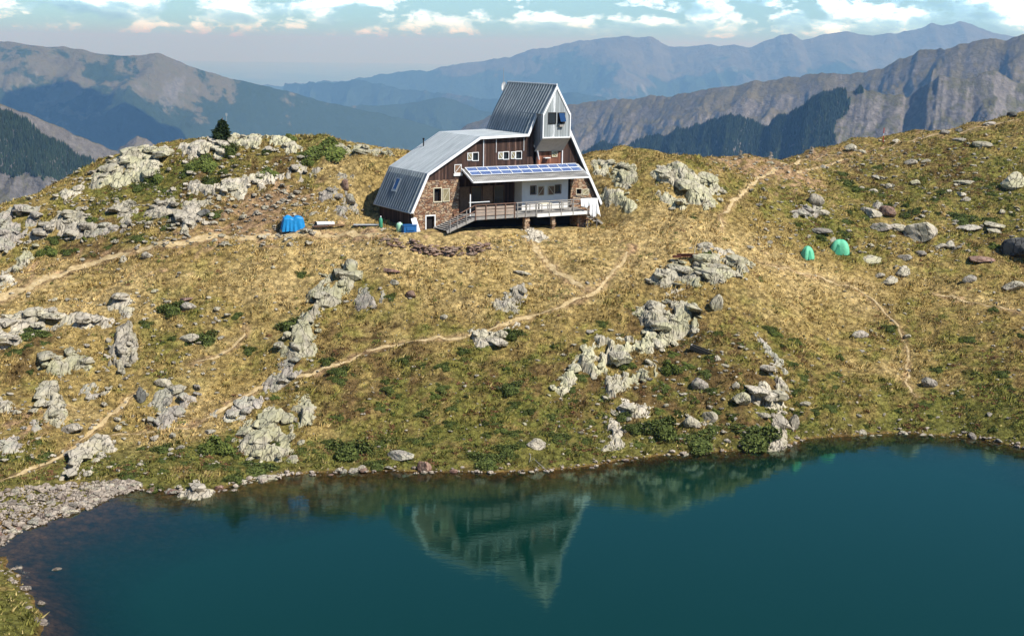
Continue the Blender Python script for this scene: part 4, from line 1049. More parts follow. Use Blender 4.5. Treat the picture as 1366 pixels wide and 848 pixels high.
def board_mat(name, dark, lite, w, rough=.85, seam=.35, streak=1.0):
    m, nt, b = mat(name); tc = N(nt, 'ShaderNodeTexCoord'); sp = N(nt, 'ShaderNodeSeparateXYZ'); nt.links.new(tc.outputs['Object'], sp.inputs[0])
    s = mth(nt, 'DIVIDE', mth(nt, 'ADD', sp.outputs[0], mth(nt, 'MULTIPLY', sp.outputs[1], 1.0)), w); fl = mth(nt, 'FLOOR', s); fr = mth(nt, 'FRACT', s)
    wn = N(nt, 'ShaderNodeTexWhiteNoise', noise_dimensions='1D'); nt.links.new(fl, wn.inputs['W'])
    v = coord(nt, 'Object', (6, 6, .8)); n = noise(nt, v, 1.6, 8, .7)
    t = mth(nt, 'ADD', mth(nt, 'MULTIPLY', wn.outputs[0], .55), mth(nt, 'MULTIPLY', n, .6*streak))
    c = ramp(nt, t, [(.2, dark), (.75, lite), (.93, tuple(min(1, x*2.6+.03) for x in lite))])
    e = ramp(nt, mth(nt, 'ABSOLUTE', mth(nt, 'SUBTRACT', fr, .5)), [(.42, 1.0), (.5, seam)])
    c = mix(nt, 1.0, c, e, 'MULTIPLY'); nt.links.new(c, b.inputs['Base Color']); b.inputs['Roughness'].default_value = rough
    bump(nt, b, mth(nt, 'ADD', e, mth(nt, 'MULTIPLY', n, .3)), .8, .03)
    return m
M_WOOD = board_mat('dark_cladding', (.022, .012, .009), (.085, .047, .034), .16)
M_WOODR = board_mat('red_cladding', (.08, .028, .016), (.22, .09, .05), .16)
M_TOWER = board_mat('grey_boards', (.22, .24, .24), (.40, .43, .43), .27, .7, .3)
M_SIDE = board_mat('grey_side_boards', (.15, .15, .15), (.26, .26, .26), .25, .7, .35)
M_SOFFIT = plain('soffit_boards', (.42, .38, .32), .8, .15, 3)
M_WHITE = plain('white_trim', (.80, .80, .78), .55, .06, 3)
M_CREAM = plain('cream_frame', (.66, .60, .44), .7, .15, 4)
M_SHUT = plain('shutter_boards', (.20, .12, .07), .85, .35, 5)
M_SHUTO = plain('olive_shutter', (.27, .23, .13), .85, .3, 5)
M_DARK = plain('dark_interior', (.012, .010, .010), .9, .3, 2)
M_RENDER = plain('white_render', (.74, .72, .67), .9, .10, 2)
M_GREYW = plain('weathered_wood', (.30, .28, .25), .9, .3, 5)
M_BROWNW = plain('brown_rail', (.17, .10, .07), .85, .3, 5)
M_PINKW = plain('pink_planks', (.36, .28, .22), .85, .2, 4)
M_STEEL = plain('galvanised_steel', (.42, .45, .46), .5, .15, 4, .3)
def roof_mat(name, a, b_, rough, metal):
    m, nt, b = mat(name); v = coord(nt, 'Object', (.35, 1.6, .35))
    nt.links.new(ramp(nt, noise(nt, v, 1.6, 9, .72), [(.25, tuple(x*.72 for x in a)), (.45, a), (.62, b_), (.75, tuple(x*1.12 for x in b_))]), b.inputs['Base Color'])
    b.inputs['Roughness'].default_value = rough; b.inputs['Metallic'].default_value = metal; b.inputs['Specular IOR Level'].default_value = .5
    bump(nt, b, noise(nt, v, 5, 5, .6), .15, .02); return m
M_ROOF = roof_mat("zinc_roof", (.34, .37, .37), (.46, .49, .485), .6, .1)
M_ROOFS = roof_mat('zinc_roof_steep', (.17, .20, .215), (.25, .285, .30), .55, .15)
M_ROOFL = roof_mat('corrugated_sheet', (.25, .24, .22), (.44, .42, .38), .6, .2)
M_GLASS, nt, b = mat('window_glass'); b.inputs['Base Color'].default_value = (.02, .03, .04, 1); b.inputs['Roughness'].default_value = .06; b.inputs['Specular IOR Level'].default_value = .6
M_GLASSB, nt, b = mat('sky_glass'); b.inputs['Base Color'].default_value = (.03, .08, .18, 1); b.inputs['Roughness'].default_value = .05; b.inputs['Metallic'].default_value = .4; b.inputs['Specular IOR Level'].default_value = .8  # blue of the reflected sky put into the glass base colour
M_PV, nt, b = mat('solar_cells')
v = coord(nt, 'Object', (1, 1, 1)); br = N(nt, 'ShaderNodeTexBrick'); br.offset = 0; nt.links.new(v, br.inputs[0])
br.inputs['Color1'].default_value = (.03, .07, .20, 1); br.inputs['Color2'].default_value = (.045, .10, .27, 1); br.inputs['Mortar'].default_value = (.35, .42, .55, 1)
br.inputs['Scale'].default_value = 1; br.inputs['Brick Width'].default_value = .17; br.inputs['Row Height'].default_value = .17; br.inputs['Mortar Size'].default_value = .008
nt.links.new(br.outputs[0], b.inputs['Base Color']); b.inputs['Roughness'].default_value = .18; b.inputs['Specular IOR Level'].default_value = .6
# rubble masonry
M_MAS, nt, b = mat('rubble_masonry')
tc = N(nt, 'ShaderNodeTexCoord'); sp = N(nt, 'ShaderNodeSeparateXYZ'); nt.links.new(tc.outputs['Object'], sp.inputs[0])
cb = N(nt, 'ShaderNodeCombineXYZ'); nt.links.new(mth(nt, 'ADD', sp.outputs[0], sp.outputs[1]), cb.inputs[0]); nt.links.new(mth(nt, 'MULTIPLY', sp.outputs[2], 1.7), cb.inputs[1])
nz = N(nt, 'ShaderNodeTexNoise'); nz.inputs['Scale'].default_value = 3; nt.links.new(cb.outputs[0], nz.inputs['Vector'])
ad = N(nt, 'ShaderNodeVectorMath', operation='MULTIPLY_ADD'); nt.links.new(nz.outputs['Color'], ad.inputs[0]); ad.inputs[1].default_value = (.25, .25, 0); nt.links.new(cb.outputs[0], ad.inputs[2])
vo = N(nt, 'ShaderNodeTexVoronoi'); vo.inputs['Scale'].default_value = 3.4; nt.links.new(ad.outputs[0], vo.inputs['Vector'])
ve = N(nt, 'ShaderNodeTexVoronoi', feature='DISTANCE_TO_EDGE'); ve.inputs['Scale'].default_value = 3.4; nt.links.new(ad.outputs[0], ve.inputs['Vector'])
sc = N(nt, 'ShaderNodeSeparateColor'); nt.links.new(vo.outputs['Color'], sc.inputs[0])
c = ramp(nt, sc.outputs[0], [(.0, (.16, .075, .045)), (.25, (.33, .18, .10)), (.5, (.42, .27, .16)), (.75, (.50, .38, .25)), (1, (.24, .16, .12))])
c = mix(nt, 1.0, c, ramp(nt, noise(nt, tc.outputs['Object'], 7, 6, .7), [(.3, .65), (.7, 1.25)]), 'MULTIPLY')
ed = ramp(nt, ve.outputs['Distance'], [(.0, 0.0), (.07, 1.0)])
c = mix(nt, ed, (.10, .065, .045), c); nt.links.new(c, b.inputs['Base Color']); bump(nt, b, ed, 1.0, .08); b.inputs['Roughness'].default_value = .95

hut = empty('mountain_hut', tuple(O_), AL, label='grey roofed mountain hut with dark wooden walls, stone base and a steep tower', cat='building')
L_ = 7.0; OV = .38
# measured corners of the front (a, z)
A1 = q(258, 712, -OV); A2 = q(341, 515, -OV); A3 = q(605, 330, -OV); A4 = q(845, 316, -OV); A5 = q(886, 214, -OV)
TF = -1.35
T1 = q(920, 217, TF); T2 = q(991, 69, TF); T3 = q(1060, 215, TF); T4 = q(1057, 334, TF); T5 = q(917, 338, TF)
apex = (T2[0], T2[1])
A6 = q(1062, 302, -OV); A7 = q(1222, 668, -OV)
sl_l = (apex[1]-A4[1])/(apex[0]-A4[0]); sl_r = (apex[1]-A7[1])/(A7[0]-apex[0])
def roof_sheet(name, P, Qp, b0, b1, mt, thick=.12, rib=.42, ribh=.10, ends=0.0, parent=hut):
    """roof plane between profile points P (lower) and Qp (upper), from depth b0 to b1, with standing seams"""
    mb = MB(); (a0, z0), (a1, z1) = P, Qp
    L = math.hypot(a1-a0, z1-z0); da, dz = (a1-a0)/L, (z1-z0)/L; na, nz = -dz, da
    if nz < 0: na, nz = -na, -nz
    mb.add([(a0, b0, z0), (a1, b0, z1), (a1, b1, z1), (a0, b1, z0), (a0-na*thick, b0, z0-nz*thick), (a1-na*thick, b0, z1-nz*thick), (a1-na*thick, b1, z1-nz*thick), (a0-na*thick, b1, z0-nz*thick)],
           [(0, 1, 2, 3), (7, 6, 5, 4), (0, 4, 5, 1), (1, 5, 6, 2), (2, 6, 7, 3), (3, 7, 4, 0)])
    n = int((b1-b0)/rib)
    for i in range(1, n):
        bb = b0+(b1-b0)*i/n; h = .045 if ribh > .05 else .022
        v = [(a0, bb-h, z0), (a0, bb+h, z0), (a0+na*ribh, bb, z0+nz*ribh), (a1, bb-h, z1), (a1, bb+h, z1), (a1+na*ribh, bb, z1+nz*ribh)]
        mb.add(v, [(0, 2, 5, 3), (2, 1, 4, 5), (0, 1, 2), (3, 5, 4)])
    return mb.build(name, mt, parent)
def verge(pts, b0, w=.26, t=.07, parent=hut, name='bargeboard', mt=None):
    """white board following the roof edge in the plane b0"""
    mb = MB()
    n = len(pts); off = []
    for i, p in enumerate(pts):
        ds = []
        for j, k in ((i-1, i), (i, i+1)):
            if 0 <= j and k < n:
                d = Vector((pts[k][0]-pts[j][0], pts[k][1]-pts[j][1])); d.normalize(); ds.append(Vector((d.y, -d.x)))
        m = sum(ds, Vector((0, 0))); m.normalize(); m *= w/max(.4, m.dot(ds[0])); off.append(m)
    for i in range(n-1):
        p, r = pts[i], pts[i+1]; o1, o2 = off[i], off[i+1]
        v = [(p[0], b0, p[1]), (r[0], b0, r[1]), (r[0]+o2.x, b0, r[1]+o2.y), (p[0]+o1.x, b0, p[1]+o1.y)]
        v += [(x, b0+t, z) for x, _, z in v]
        mb.add(v, [(3, 2, 1, 0), (4, 5, 6, 7), (0, 1, 5, 4), (2, 3, 7, 6), (0, 4, 7, 3), (1, 2, 6, 5)])
    return mb.build(name, mt or M_WHITE, parent)
# roofs
roof_sheet('steep_roof', A1, A2, -OV+.05, L_, M_ROOFS)
r_ = roof_sheet('main_roof', A2, A3, -OV+.05, L_, M_ROOF, rib=.45, ribh=.03)
roof_sheet('flat_roof', A3, A4, -OV+.05, L_, M_ROOF, rib=.6, ribh=.02)
tr = roof_sheet('tower_roof', A4, A5, -OV+.05, L_, M_ROOFS)
roof_sheet('tower_roof', A5, apex, TF+.06, L_, M_ROOFS)
R6 = (apex[0]+(T3[0]-apex[0]), T3[1])
roof_sheet('right_roof', A7, (A6[0], A6[1]), -OV+.05, L_, M_ROOFS)
roof_sheet('right_roof', (A6[0], A6[1]), (apex[0]+.001, apex[1]), -OV+.05, L_, M_ROOFS) if False else roof_sheet('right_roof', R6, apex, TF+.06, L_, M_ROOFS)
roof_sheet('right_roof', (A6[0], A6[1]), R6, -OV+.05, L_, M_ROOFS)
MB().tube([(apex[0], TF-.02, apex[1]+.03), (apex[0], L_, apex[1]+.03)], .07, 6).build('ridge_cap', M_WHITE, hut)
verge([A1, A2, A3, A4, A5], -OV, .22)
verge([(A6[0]-.1, A6[1]+.25), A7], -OV, .24)
verge([T1, apex, T3], TF-.04, .17)
MB().bar((T1[0]+.05, TF-.02, T1[1]), (T5[0]+.05, TF-.02, T5[1]), .10, .07, (0, 1, 0)).bar((T3[0]-.05, TF-.02, T3[1]), (T4[0]-.05, TF-.02, T4[1]), .10, .07, (0, 1, 0)).bar((T5[0], TF-.02, T5[1]+.04), (T4[0], TF-.02, T4[1]+.04), .08, .10).build('corner_trim', M_WHITE, hut)
verge([(p[0], p[1]) for p in (A1, A2, A3, A4, apex)], L_, .22)
# tower box hanging forward with its sloping soffit
S1 = q(882, 400, -.06); S2 = q(1018, 398, -.06)
MB().prism([(T5[0]+.06, T5[1]+.06), (T1[0]+.06, T1[1]-.1), (apex[0], apex[1]-.16), (T3[0]-.06, T3[1]-.1), (T4[0]-.06, T4[1]+.06)], [], TF+.02, TF+.12).build('tower_front', M_TOWER, hut)
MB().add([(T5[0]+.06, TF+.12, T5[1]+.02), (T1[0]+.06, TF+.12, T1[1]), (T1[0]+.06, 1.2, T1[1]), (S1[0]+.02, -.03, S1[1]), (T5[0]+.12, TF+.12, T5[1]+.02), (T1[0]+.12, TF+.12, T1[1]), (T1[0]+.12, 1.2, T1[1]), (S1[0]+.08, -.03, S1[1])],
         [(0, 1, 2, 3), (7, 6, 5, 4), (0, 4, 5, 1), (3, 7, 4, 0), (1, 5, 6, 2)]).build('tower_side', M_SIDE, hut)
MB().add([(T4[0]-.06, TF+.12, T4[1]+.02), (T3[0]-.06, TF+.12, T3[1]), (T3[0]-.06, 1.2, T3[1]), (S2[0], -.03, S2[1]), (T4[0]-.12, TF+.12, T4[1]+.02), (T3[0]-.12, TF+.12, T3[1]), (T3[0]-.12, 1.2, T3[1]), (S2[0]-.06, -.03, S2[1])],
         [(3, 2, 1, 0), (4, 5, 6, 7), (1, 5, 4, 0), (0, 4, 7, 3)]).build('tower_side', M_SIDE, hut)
MB().add([(T5[0], TF, T5[1]), (T4[0], TF, T4[1]), (S2[0]+.05, -.02, S2[1]), (S1[0]-.05, -.02, S1[1]), (T5[0], TF, T5[1]-.07), (T4[0], TF, T4[1]-.07), (S2[0]+.05, -.02, S2[1]-.07), (S1[0]-.05, -.02, S1[1]-.07)],
         [(0, 1, 2, 3), (7, 6, 5, 4), (0, 4, 5, 1), (1, 5, 6, 2), (2, 6, 7, 3), (3, 7, 4, 0)]).build('tower_soffit', M_SOFFIT, hut)
# facade: dark boards above, stone below
ZB = q(420, 547)[1]                       # boundary of boards and stone
def rect(x0, y0, x1, y1, b=0):            # measured rectangle -> a0,z0,a1,z1
    p = q(x0, y1, b); r = q(x1, y0, b); return p[0], p[1], r[0], r[1]
ins = .14
aL = lambda z: A1[0]+(A2[0]-A1[0])*(z-A1[1])/(A2[1]-A1[1])     # inner line of the steep verge
aR = lambda z: A6[0]+(A7[0]-A6[0])*(A6[1]-z)/(A6[1]-A7[1])
HL = lambda r: [(r[0], r[1]), (r[2], r[1]), (r[2], r[3]), (r[0], r[3])]
W = {k: rect(*v) for k, v in dict(w1=(474, 468, 510, 514), w2a=(567, 410, 594, 449), w3a=(722, 406, 747, 442), w4a=(784, 404, 811, 440)).items()}
slot = rect(872, 300, 889, 472)
up = [(aL(ZB)+ins+.03, ZB), (A2[0]+ins, A2[1]-ins*.5), (A3[0]+.05, A3[1]-ins-.05), (A4[0], A4[1]-ins-.05), (A5[0]+.1, A5[1]-.2), (A5[0]+.5, A5[1]-.2), (A6[0]-.2, A6[1]-.1), (aR(ZB)-ins-.15, ZB)]
ww = MB().prism(up, [HL(W[k]) for k in W]+[HL((slot[0], slot[1], slot[2], min(slot[3], A5[1]-1.2)))], 0, .16).build('wooden_wall', M_WOOD, hut)
MB().box(slot[0]-.05, slot[2]+.05, .5, .56, slot[1]-.1, A5[1]-.6).build('recess_back', M_DARK, hut)
# reddish boarded front under the tower
rp = rect(890, 405, 1014, 470); wr = rect(935, 402, 955, 432)
MB().prism([(rp[0]+.02, rp[1]), (rp[2], rp[1]), (rp[2], rp[3]), (rp[0]+.02, rp[3])], [HL(wr)], -.05, -.01).build('red_boarded_front', M_WOODR, hut)
MB().box(wr[0]-.05, wr[2]+.05, -.012, -.003, wr[1]-.05, wr[3]+.05).build('window', M_GLASS, hut)
pz = q(1018, 398, -.1); pz2 = q(1018, 470, -.1)
MB().box(pz[0]-.04, pz[0]+.04, -.14, -.06, pz2[1], pz[1]).build('post', M_WHITE, hut)
for xx in (622, 686, 825):
    p0 = q(xx, 336 if xx < 700 else 330, -.05); p1 = q(xx, 484 if xx == 622 else (410 if xx == 686 else 400), -.05)
    MB().tube([(p0[0], -.06, p0[1]-.1), (p0[0], -.06, p1[1])], .045 if xx == 622 else .025, 6).build('downpipe', M_WHITE, hut)
# stone: left block, right block
SL = q(497, 600)[0]; SR0 = q(1060, 600)[0]
zb = -1.2
win_s = rect(372, 588, 408, 656); door_s = rect(333, 727, 374, 800)
stl = [(aL(zb)+.30 if False else 0.05, zb), (SL, zb), (SL+.05, ZB-.004), (aL(ZB)+ins+.03, ZB-.004), (0.05, aL and (A1[1]+.45))]
MB().prism(stl, [HL(win_s), HL(door_s)], -.02, .45).build('stone_wall', M_MAS, hut)
win_r = rect(1087, 591, 1113, 619)
aRb = aR(.6)
MB().prism([(SR0, zb), (aR(zb)-.9, zb), (aR(1.2)-.28, 1.2), (aR(ZB)-.28, ZB-.004), (SR0, ZB-.004)], [HL(win_r)], -.02, .45).build('stone_wall', M_MAS, hut)
# end and back walls; end wall boarded dark to paint in the eaves shade
MB().box(0.05, .5, .46, L_-.3, zb, A1[1]+.5).build('end_wall', M_WOOD, hut)
MB().prism([(.5, zb), (aR(zb)-1.0, zb), (aR(1.0)-.5, 1.0), (A6[0]-.3, A6[1]-.3), (apex[0], apex[1]-.5), (A4[0]+.2, A4[1]-.4), (A3[0], A3[1]-.35), (A2[0]+.3, A2[1]-.3), (.5, A1[1]+.4)], [], L_-.3, L_-.1).build('back_wall', M_WOOD, hut)
# recess behind the terrace: dark timber, glazed doors, white rendered room
DK = q(700, 728, -2.6)[1]                    # terrace floor level
MB().box(SL-.1, SR0+.1, 1.25, 1.35, zb, ZB).build('porch_back', M_WOOD, hut)
MB().box(SL-.02, SL+.05, .46, 1.25, zb, ZB-.01).build('porch_side', M_WOOD, hut)
WR0 = q(815, 600)[0]; WR1 = q(1046, 600)[0]
o1 = rect(857, 577, 885, 619); o2 = rect(981, 572, 1010, 614)
MB().prism([(WR0, DK-.1), (WR1, DK-.1), (WR1, ZB-.01), (WR0, ZB-.01)], [HL(o1), HL(o2)], -.01, .2).build('white_wall', M_RENDER, hut)
MB().box(WR0, WR0+.12, .2, 1.25, DK-.1, ZB-.01).build('white_wall', M_RENDER, hut)
MB().box(WR1+.01, SR0-.01, .1, .15, DK-.1, ZB-.01).build('dark_door', M_DARK, hut)
for i in range(5):
    a0 = SL+.75+i*1.15
    if a0+.95 > WR0-.1: break
    d = MB().box(a0, a0+.95, 1.16, 1.24, DK, DK+2.1).build('glazed_door' if i % 2 else 'door', M_GLASS if i % 2 else M_SHUT, hut)
    MB().box(a0-.05, a0, 1.12, 1.2, DK, DK+2.15).box(a0+.95, a0+1.0, 1.12, 1.2, DK, DK+2.15).box(a0-.05, a0+1.0, 1.12, 1.2, DK+2.1, DK+2.18).build('frame', M_SHUT, d)
# inside darkness behind openings
def window(r, y, frame=M_CREAM, glass=M_GLASS, fw=.06, proud=.05, sash=False, name='window', inner=.12):
    a0, z0, a1, z1 = r
    g = MB().box(a0, a1, y+inner, y+inner+.02, z0, z1).build(name, glass, hut)
    f = MB().box(a0-fw, a1+fw, y-proud, y-.002, z1, z1+fw).box(a0-fw, a1+fw, y-proud-.02, y-.002, z0-fw, z0).box(a0-fw, a0, y-proud, y-.002, z0, z1).box(a1, a1+fw, y-proud, y-.002, z0, z1)
    if sash: f.box((a0+a1)/2-.02, (a0+a1)/2+.02, y+inner-.04, y+inner-.005, z0, z1)
    f.build('frame', frame, g); return g
def shutter(r, y, slash=1, mt=M_SHUTO, frame=M_CREAM, z=True):
    """open shutter flat on the wall with a diagonal brace"""
    a0, z0, a1, z1 = r; t = .05
    s = MB().box(a0+t, a1-t, y-.035, y-.003, z0+t, z1-t).build('shutter', mt, hut)
    f = MB().box(a0, a1, y-.06, y-.004, z1-t, z1).box(a0, a1, y-.06, y-.004, z0, z0+t).box(a0, a0+t, y-.06, y-.004, z0+t, z1-t).box(a1-t, a1, y-.06, y-.004, z0+t, z1-t)
    if slash > 0: f.bar((a0+t, y-.05, z0+t), (a1-t, y-.05, z1-t), .03, .06, (0, 1, 0))
    elif slash < 0: f.bar((a0+t, y-.05, z1-t), (a1-t, y-.05, z0+t), .03, .06, (0, 1, 0))
    f.build('brace_frame', frame, s); return s
shutter(W['w1'], .0, 1, M_SHUT, M_WHITE); MB().box(W['w1'][0]-.08, W['w1'][2]+.08, -.1, -.003, W['w1'][1]-.22, W['w1'][1]-.02).build('window_sill', M_WHITE, hut)
for k, sx in (('w2a', (539, 410, 565, 449)), ('w3a', (694, 406, 720, 443)), ('w4a', (758, 404, 782, 441))):
    window(W[k], 0, M_WHITE, M_GLASS, .05); shutter(rect(*sx), 0, -1, M_SHUTO, M_WHITE)
window(win_s, 0, M_CREAM, M_DARK, .07, .06, name='window', inner=.25); shutter(rect(414, 588, 450, 656), -.03, 1)
window(door_s, -.02, M_WHITE, M_DARK, .10, .05, name='cellar_door', inner=.2)
window(win_r, -.02, M_CREAM, M_DARK, .05, .05, inner=.25); shutter(rect(1117, 591, 1150, 622), -.03, 1)
window(o1, -.01, M_BROWNW, M_GLASS, .05, .03); window(o2, -.01, M_BROWNW, M_GLASS, .05, .03)
shutter(rect(893, 577, 926, 626), -.02, 1, M_SHUT); shutter(rect(943, 575, 978, 624), -.02, -1, M_SHUT)
shutter(rect(962, 400, 990, 431), -.06, -1, M_SHUTO)
tw1 = rect(950, 211, 984, 262, TF); tw2 = rect(996, 211, 1029, 262, TF)
window(tw1, TF+.02, M_DARK, M_GLASS, .06, .05, inner=-.015)
w2_ = window(tw2, TF+.02, M_DARK, M_DARK, .05, .05, inner=-.015)
a0, z0, a1, z1 = tw2
MB().add([(a0+.06, TF-.05, z1), (a1-.04, TF-.05, z1), (a1-.04, TF-.38, z0+.15), (a0+.06, TF-.38, z0+.15), (a0+.06, TF-.02, z1), (a1-.04, TF-.02, z1), (a1-.04, TF-.35, z0+.15), (a0+.06, TF-.35, z0+.15)],
         [(0, 1, 2, 3), (7, 6, 5, 4), (0, 4, 5, 1), (1, 5, 6, 2), (2, 6, 7, 3), (3, 7, 4, 0)]).build('tilted_sash', M_GLASSB, w2_)
MB().box(a0+.05, a1-.15, TF-.22, TF-.03, z0-.30, z0-.12).build('flower_box', M_GREYW, hut)
# skylight on the steep roof, lying in its plane
dv = Vector((A2[0]-A1[0], 0, A2[1]-A1[1])).normalized(); nv = Vector((-dv.z, 0, dv.x)); P1 = Vector((A1[0], 0, A1[1])); Ls = math.hypot(A2[0]-A1[0], A2[1]-A1[1])
def on_roof(s, b, h): v = P1+dv*s+nv*h; return (v.x, b, v.z)
s0, s1, b0, b1 = Ls*.44, Ls*.75, 3.7, 4.55
def slab(s0, s1, b0, b1, h0, h1):
    v = [on_roof(s, b, h) for h in (h0, h1) for s, b in ((s0, b0), (s1, b0), (s1, b1), (s0, b1))]
    return v, [(0, 3, 2, 1), (4, 5, 6, 7), (0, 1, 5, 4), (1, 2, 6, 5), (2, 3, 7, 6), (3, 0, 4, 7)]
skl = MB().add(*slab(s0+.07, s1-.07, b0+.07, b1-.07, .02, .10)).build('skylight', M_GLASSB, hut)
MB().add(*slab(s0, s0+.07, b0, b1, .0, .13)).add(*slab(s1-.07, s1, b0, b1, 0, .13)).add(*slab(s0+.07, s1-.07, b0, b0+.07, 0, .13)).add(*slab(s0+.07, s1-.07, b1-.07, b1, 0, .13)).build('frame', M_STEEL, skl)
MB().add(*slab(s0-.12, s0-.02, b0-.1, b1+.1, .0, .10)).build('window_sill', M_WHITE, skl)
# eaves gutter edge of the steep roof
MB().tube([(A1[0]-.02, -OV, A1[1]-.05), (A1[0]-.02, L_, A1[1]-.05)], .06, 6).build('gutter', M_STEEL, hut)

# ---- terrace roof with the solar panels
C0 = q(517, 492); C1 = q(1104, 468); CD = -1.95
E0 = q(566, 560, CD); E1 = q(1138, 527, CD)
zc0 = (C0[1]+C1[1])/2; ze = (E0[1]+E1[1])/2; ca0, ca1 = (C0[0]+E0[0])/2, (C1[0]+E1[0])/2
def can(a, t, h): return (a, CD*t, zc0+(ze-zc0)*t+h)
mb = MB(); mb.add([can(ca0, 0, 0), can(ca1, 0, 0), can(ca1, 1, 0), can(ca0, 1, 0), can(ca0, 0, -.06), can(ca1, 0, -.06), can(ca1, 1, -.06), can(ca0, 1, -.06)], [(0, 3, 2, 1), (4, 5, 6, 7), (0, 1, 5, 4), (1, 2, 6, 5), (2, 3, 7, 6), (3, 0, 4, 7)])
nr = int((ca1-ca0)/.2)
for i in range(1, nr):
    a = ca0+(ca1-ca0)*i/nr
    mb.add([can(a-.05, .02, 0), can(a+.05, .02, 0), can(a, .02, .05), can(a-.05, .99, 0), can(a+.05, .99, 0), can(a, .99, .05)], [(0, 2, 5, 3), (2, 1, 4, 5), (0, 1, 2), (3, 5, 4)])
mb.build('terrace_roof', M_ROOFL, hut)
MB().bar((ca0, CD-.03, ze-.05), (ca1, CD-.03, ze-.05), .05, .13).build('fascia', M_WHITE, hut)
MB().bar(can(ca0-.04, 0, -.02), can(ca0-.04, 1, -.02), .06, .16).build('fascia', M_WHITE, hut)
MB().bar(can(ca1+.04, 0, -.02), can(ca1+.04, 1, -.02), .06, .16).build('fascia', M_WHITE, hut)
mb = MB()
for i in range(7):
    a = ca0+.3+(ca1-ca0-.6)*i/6; mb.bar(can(a, .0, -.13), can(a, .97, -.13), .08, .12)
mb.build('rafters', M_BROWNW, hut)
for i in range(11):
    for j in range(2):
        a0 = ca0+.30+(ca1-ca0-.45)*i/11; a1 = a0+(ca1-ca0-.45)/11-.10; t0 = .04+j*.30; t1 = t0+.265
        hh = .13
        P = [can(a0, t0, hh), can(a1, t0, hh), can(a1, t1, hh), can(a0, t1, hh)]
        c = Vector(P[0])
        sp_ = MB().add(P+[(x, y, z-.04) for x, y, z in P], [(0, 3, 2, 1), (4, 5, 6, 7), (0, 1, 5, 4), (1, 2, 6, 5), (2, 3, 7, 6), (3, 0, 4, 7)]).build('solar_panel', M_PV, hut)
        w_ = .045
        e = [can(a0-w_, t0-.012, hh+.004), can(a1+w_, t0-.012, hh+.004), can(a1+w_, t1+.012, hh+.004), can(a0-w_, t1+.012, hh+.004)]
        fr = MB()
        for k in range(4): fr.bar(e[k], e[(k+1) % 4], .06, .05)
        fr.build('frame', M_STEEL if False else M_WHITE, sp_)

# ---- terrace on its pillars
d0 = q(578, 728, -2.6)[0]; d1 = q(1150, 692, -2.6)[0]; DB = -2.6
mb = MB(); nb_ = int((0-DB)/.145)
for i in range(nb_): mb.box(d0, d1, DB+i*.145, DB+i*.145+.135, DK-.05, DK)
mb.build('terrace_floor', M_GREYW, hut)
MB().box(d0, d1, DB-.05, DB-.005, DK-.22, DK+.02).box(d0, d0+.06, DB, 0, DK-.2, DK-.06).box(d1-.06, d1, DB, 0, DK-.2, DK-.06).build('terrace_beam', M_GREYW, hut)
da = q(890, 700, DB)[0]
MB().box(da, d1, DB-.09, DB-.055, DK-.30, DK-.02).build('fascia', M_RENDER, hut)
mb = MB()
for i in range(9):
    a = d0+.3+(d1-d0-.6)*i/8; mb.box(a-.05, a+.05, DB, .0, DK-.20, DK-.055)
mb.build('joists', M_BROWNW, hut)
mid = q(783, 690, DB)[0]
posts = [q(x, 690, DB)[0] for x in (580, 632, 681, 730, 776, 790, 832, 885, 950, 1010, 1070, 1142)]
RH = 1.02
for k, a in enumerate(posts):
    MB().box(a-.035, a+.035, DB-.12, DB-.05, DK-.25, DK+RH).build('railing_post', M_BROWNW if a < mid else M_GREYW, hut)
MB().box(d0-.05, mid, DB-.13, DB-.04, DK+RH, DK+RH+.07).build('handrail', M_BROWNW, hut)
MB().box(mid+.01, d1+.03, DB-.13, DB-.04, DK+RH, DK+RH+.07).build('handrail', M_GREYW, hut)
MB().box(d1-.04, d1+.04, DB-.03, -.1, DK+RH, DK+RH+.07).box(d1-.03, d1+.03, DB-.02, -.1, DK+.5, DK+.56).build('handrail', M_GREYW, hut)
for z0, z1 in ((.10, .32), (.38, .60), (.66, .86)):
    MB().box(d0+.05, mid-.05, DB-.045, DB-.015, DK+z0, DK+z1).build('railing_board', M_PINKW, hut)
for z0, z1 in ((.30, .38), (.62, .70)):
    MB().box(mid+.05, d1, DB-.045, DB-.015, DK+z0, DK+z1).build('railing_board', M_GREYW, hut)
for x in (838, 972):
    p = q(x, 760, DB+.25); mb = MB(); z = zb; r_2 = random.Random(x); k = 0
    while z < DK-.23:
        h = r_2.uniform(.14, .24); s = r_2.uniform(.20, .30) if x == 838 else r_2.uniform(.15, .22)
        ox, oy = r_2.uniform(-.04, .04), r_2.uniform(-.04, .04)
        mb.box(p[0]+ox-s, p[0]+ox+s, DB+.32+oy-s*.8, DB+.32+oy+s*.8, z, min(z+h, DK-.22)); z += h+.004
    mb.build('stone_pillar', M_MAS, hut, bevel=.03)
pr = q(1118, 740, DB)[0]
MB().box(pr, pr+.9, -1.9, -.1, zb, DK-.22).build('stone_pillar', M_MAS, hut)
MB().box(SL, SR0+.5, -.6, -.5, zb, DK-.22).build('dark_underside_wall', M_DARK, hut)
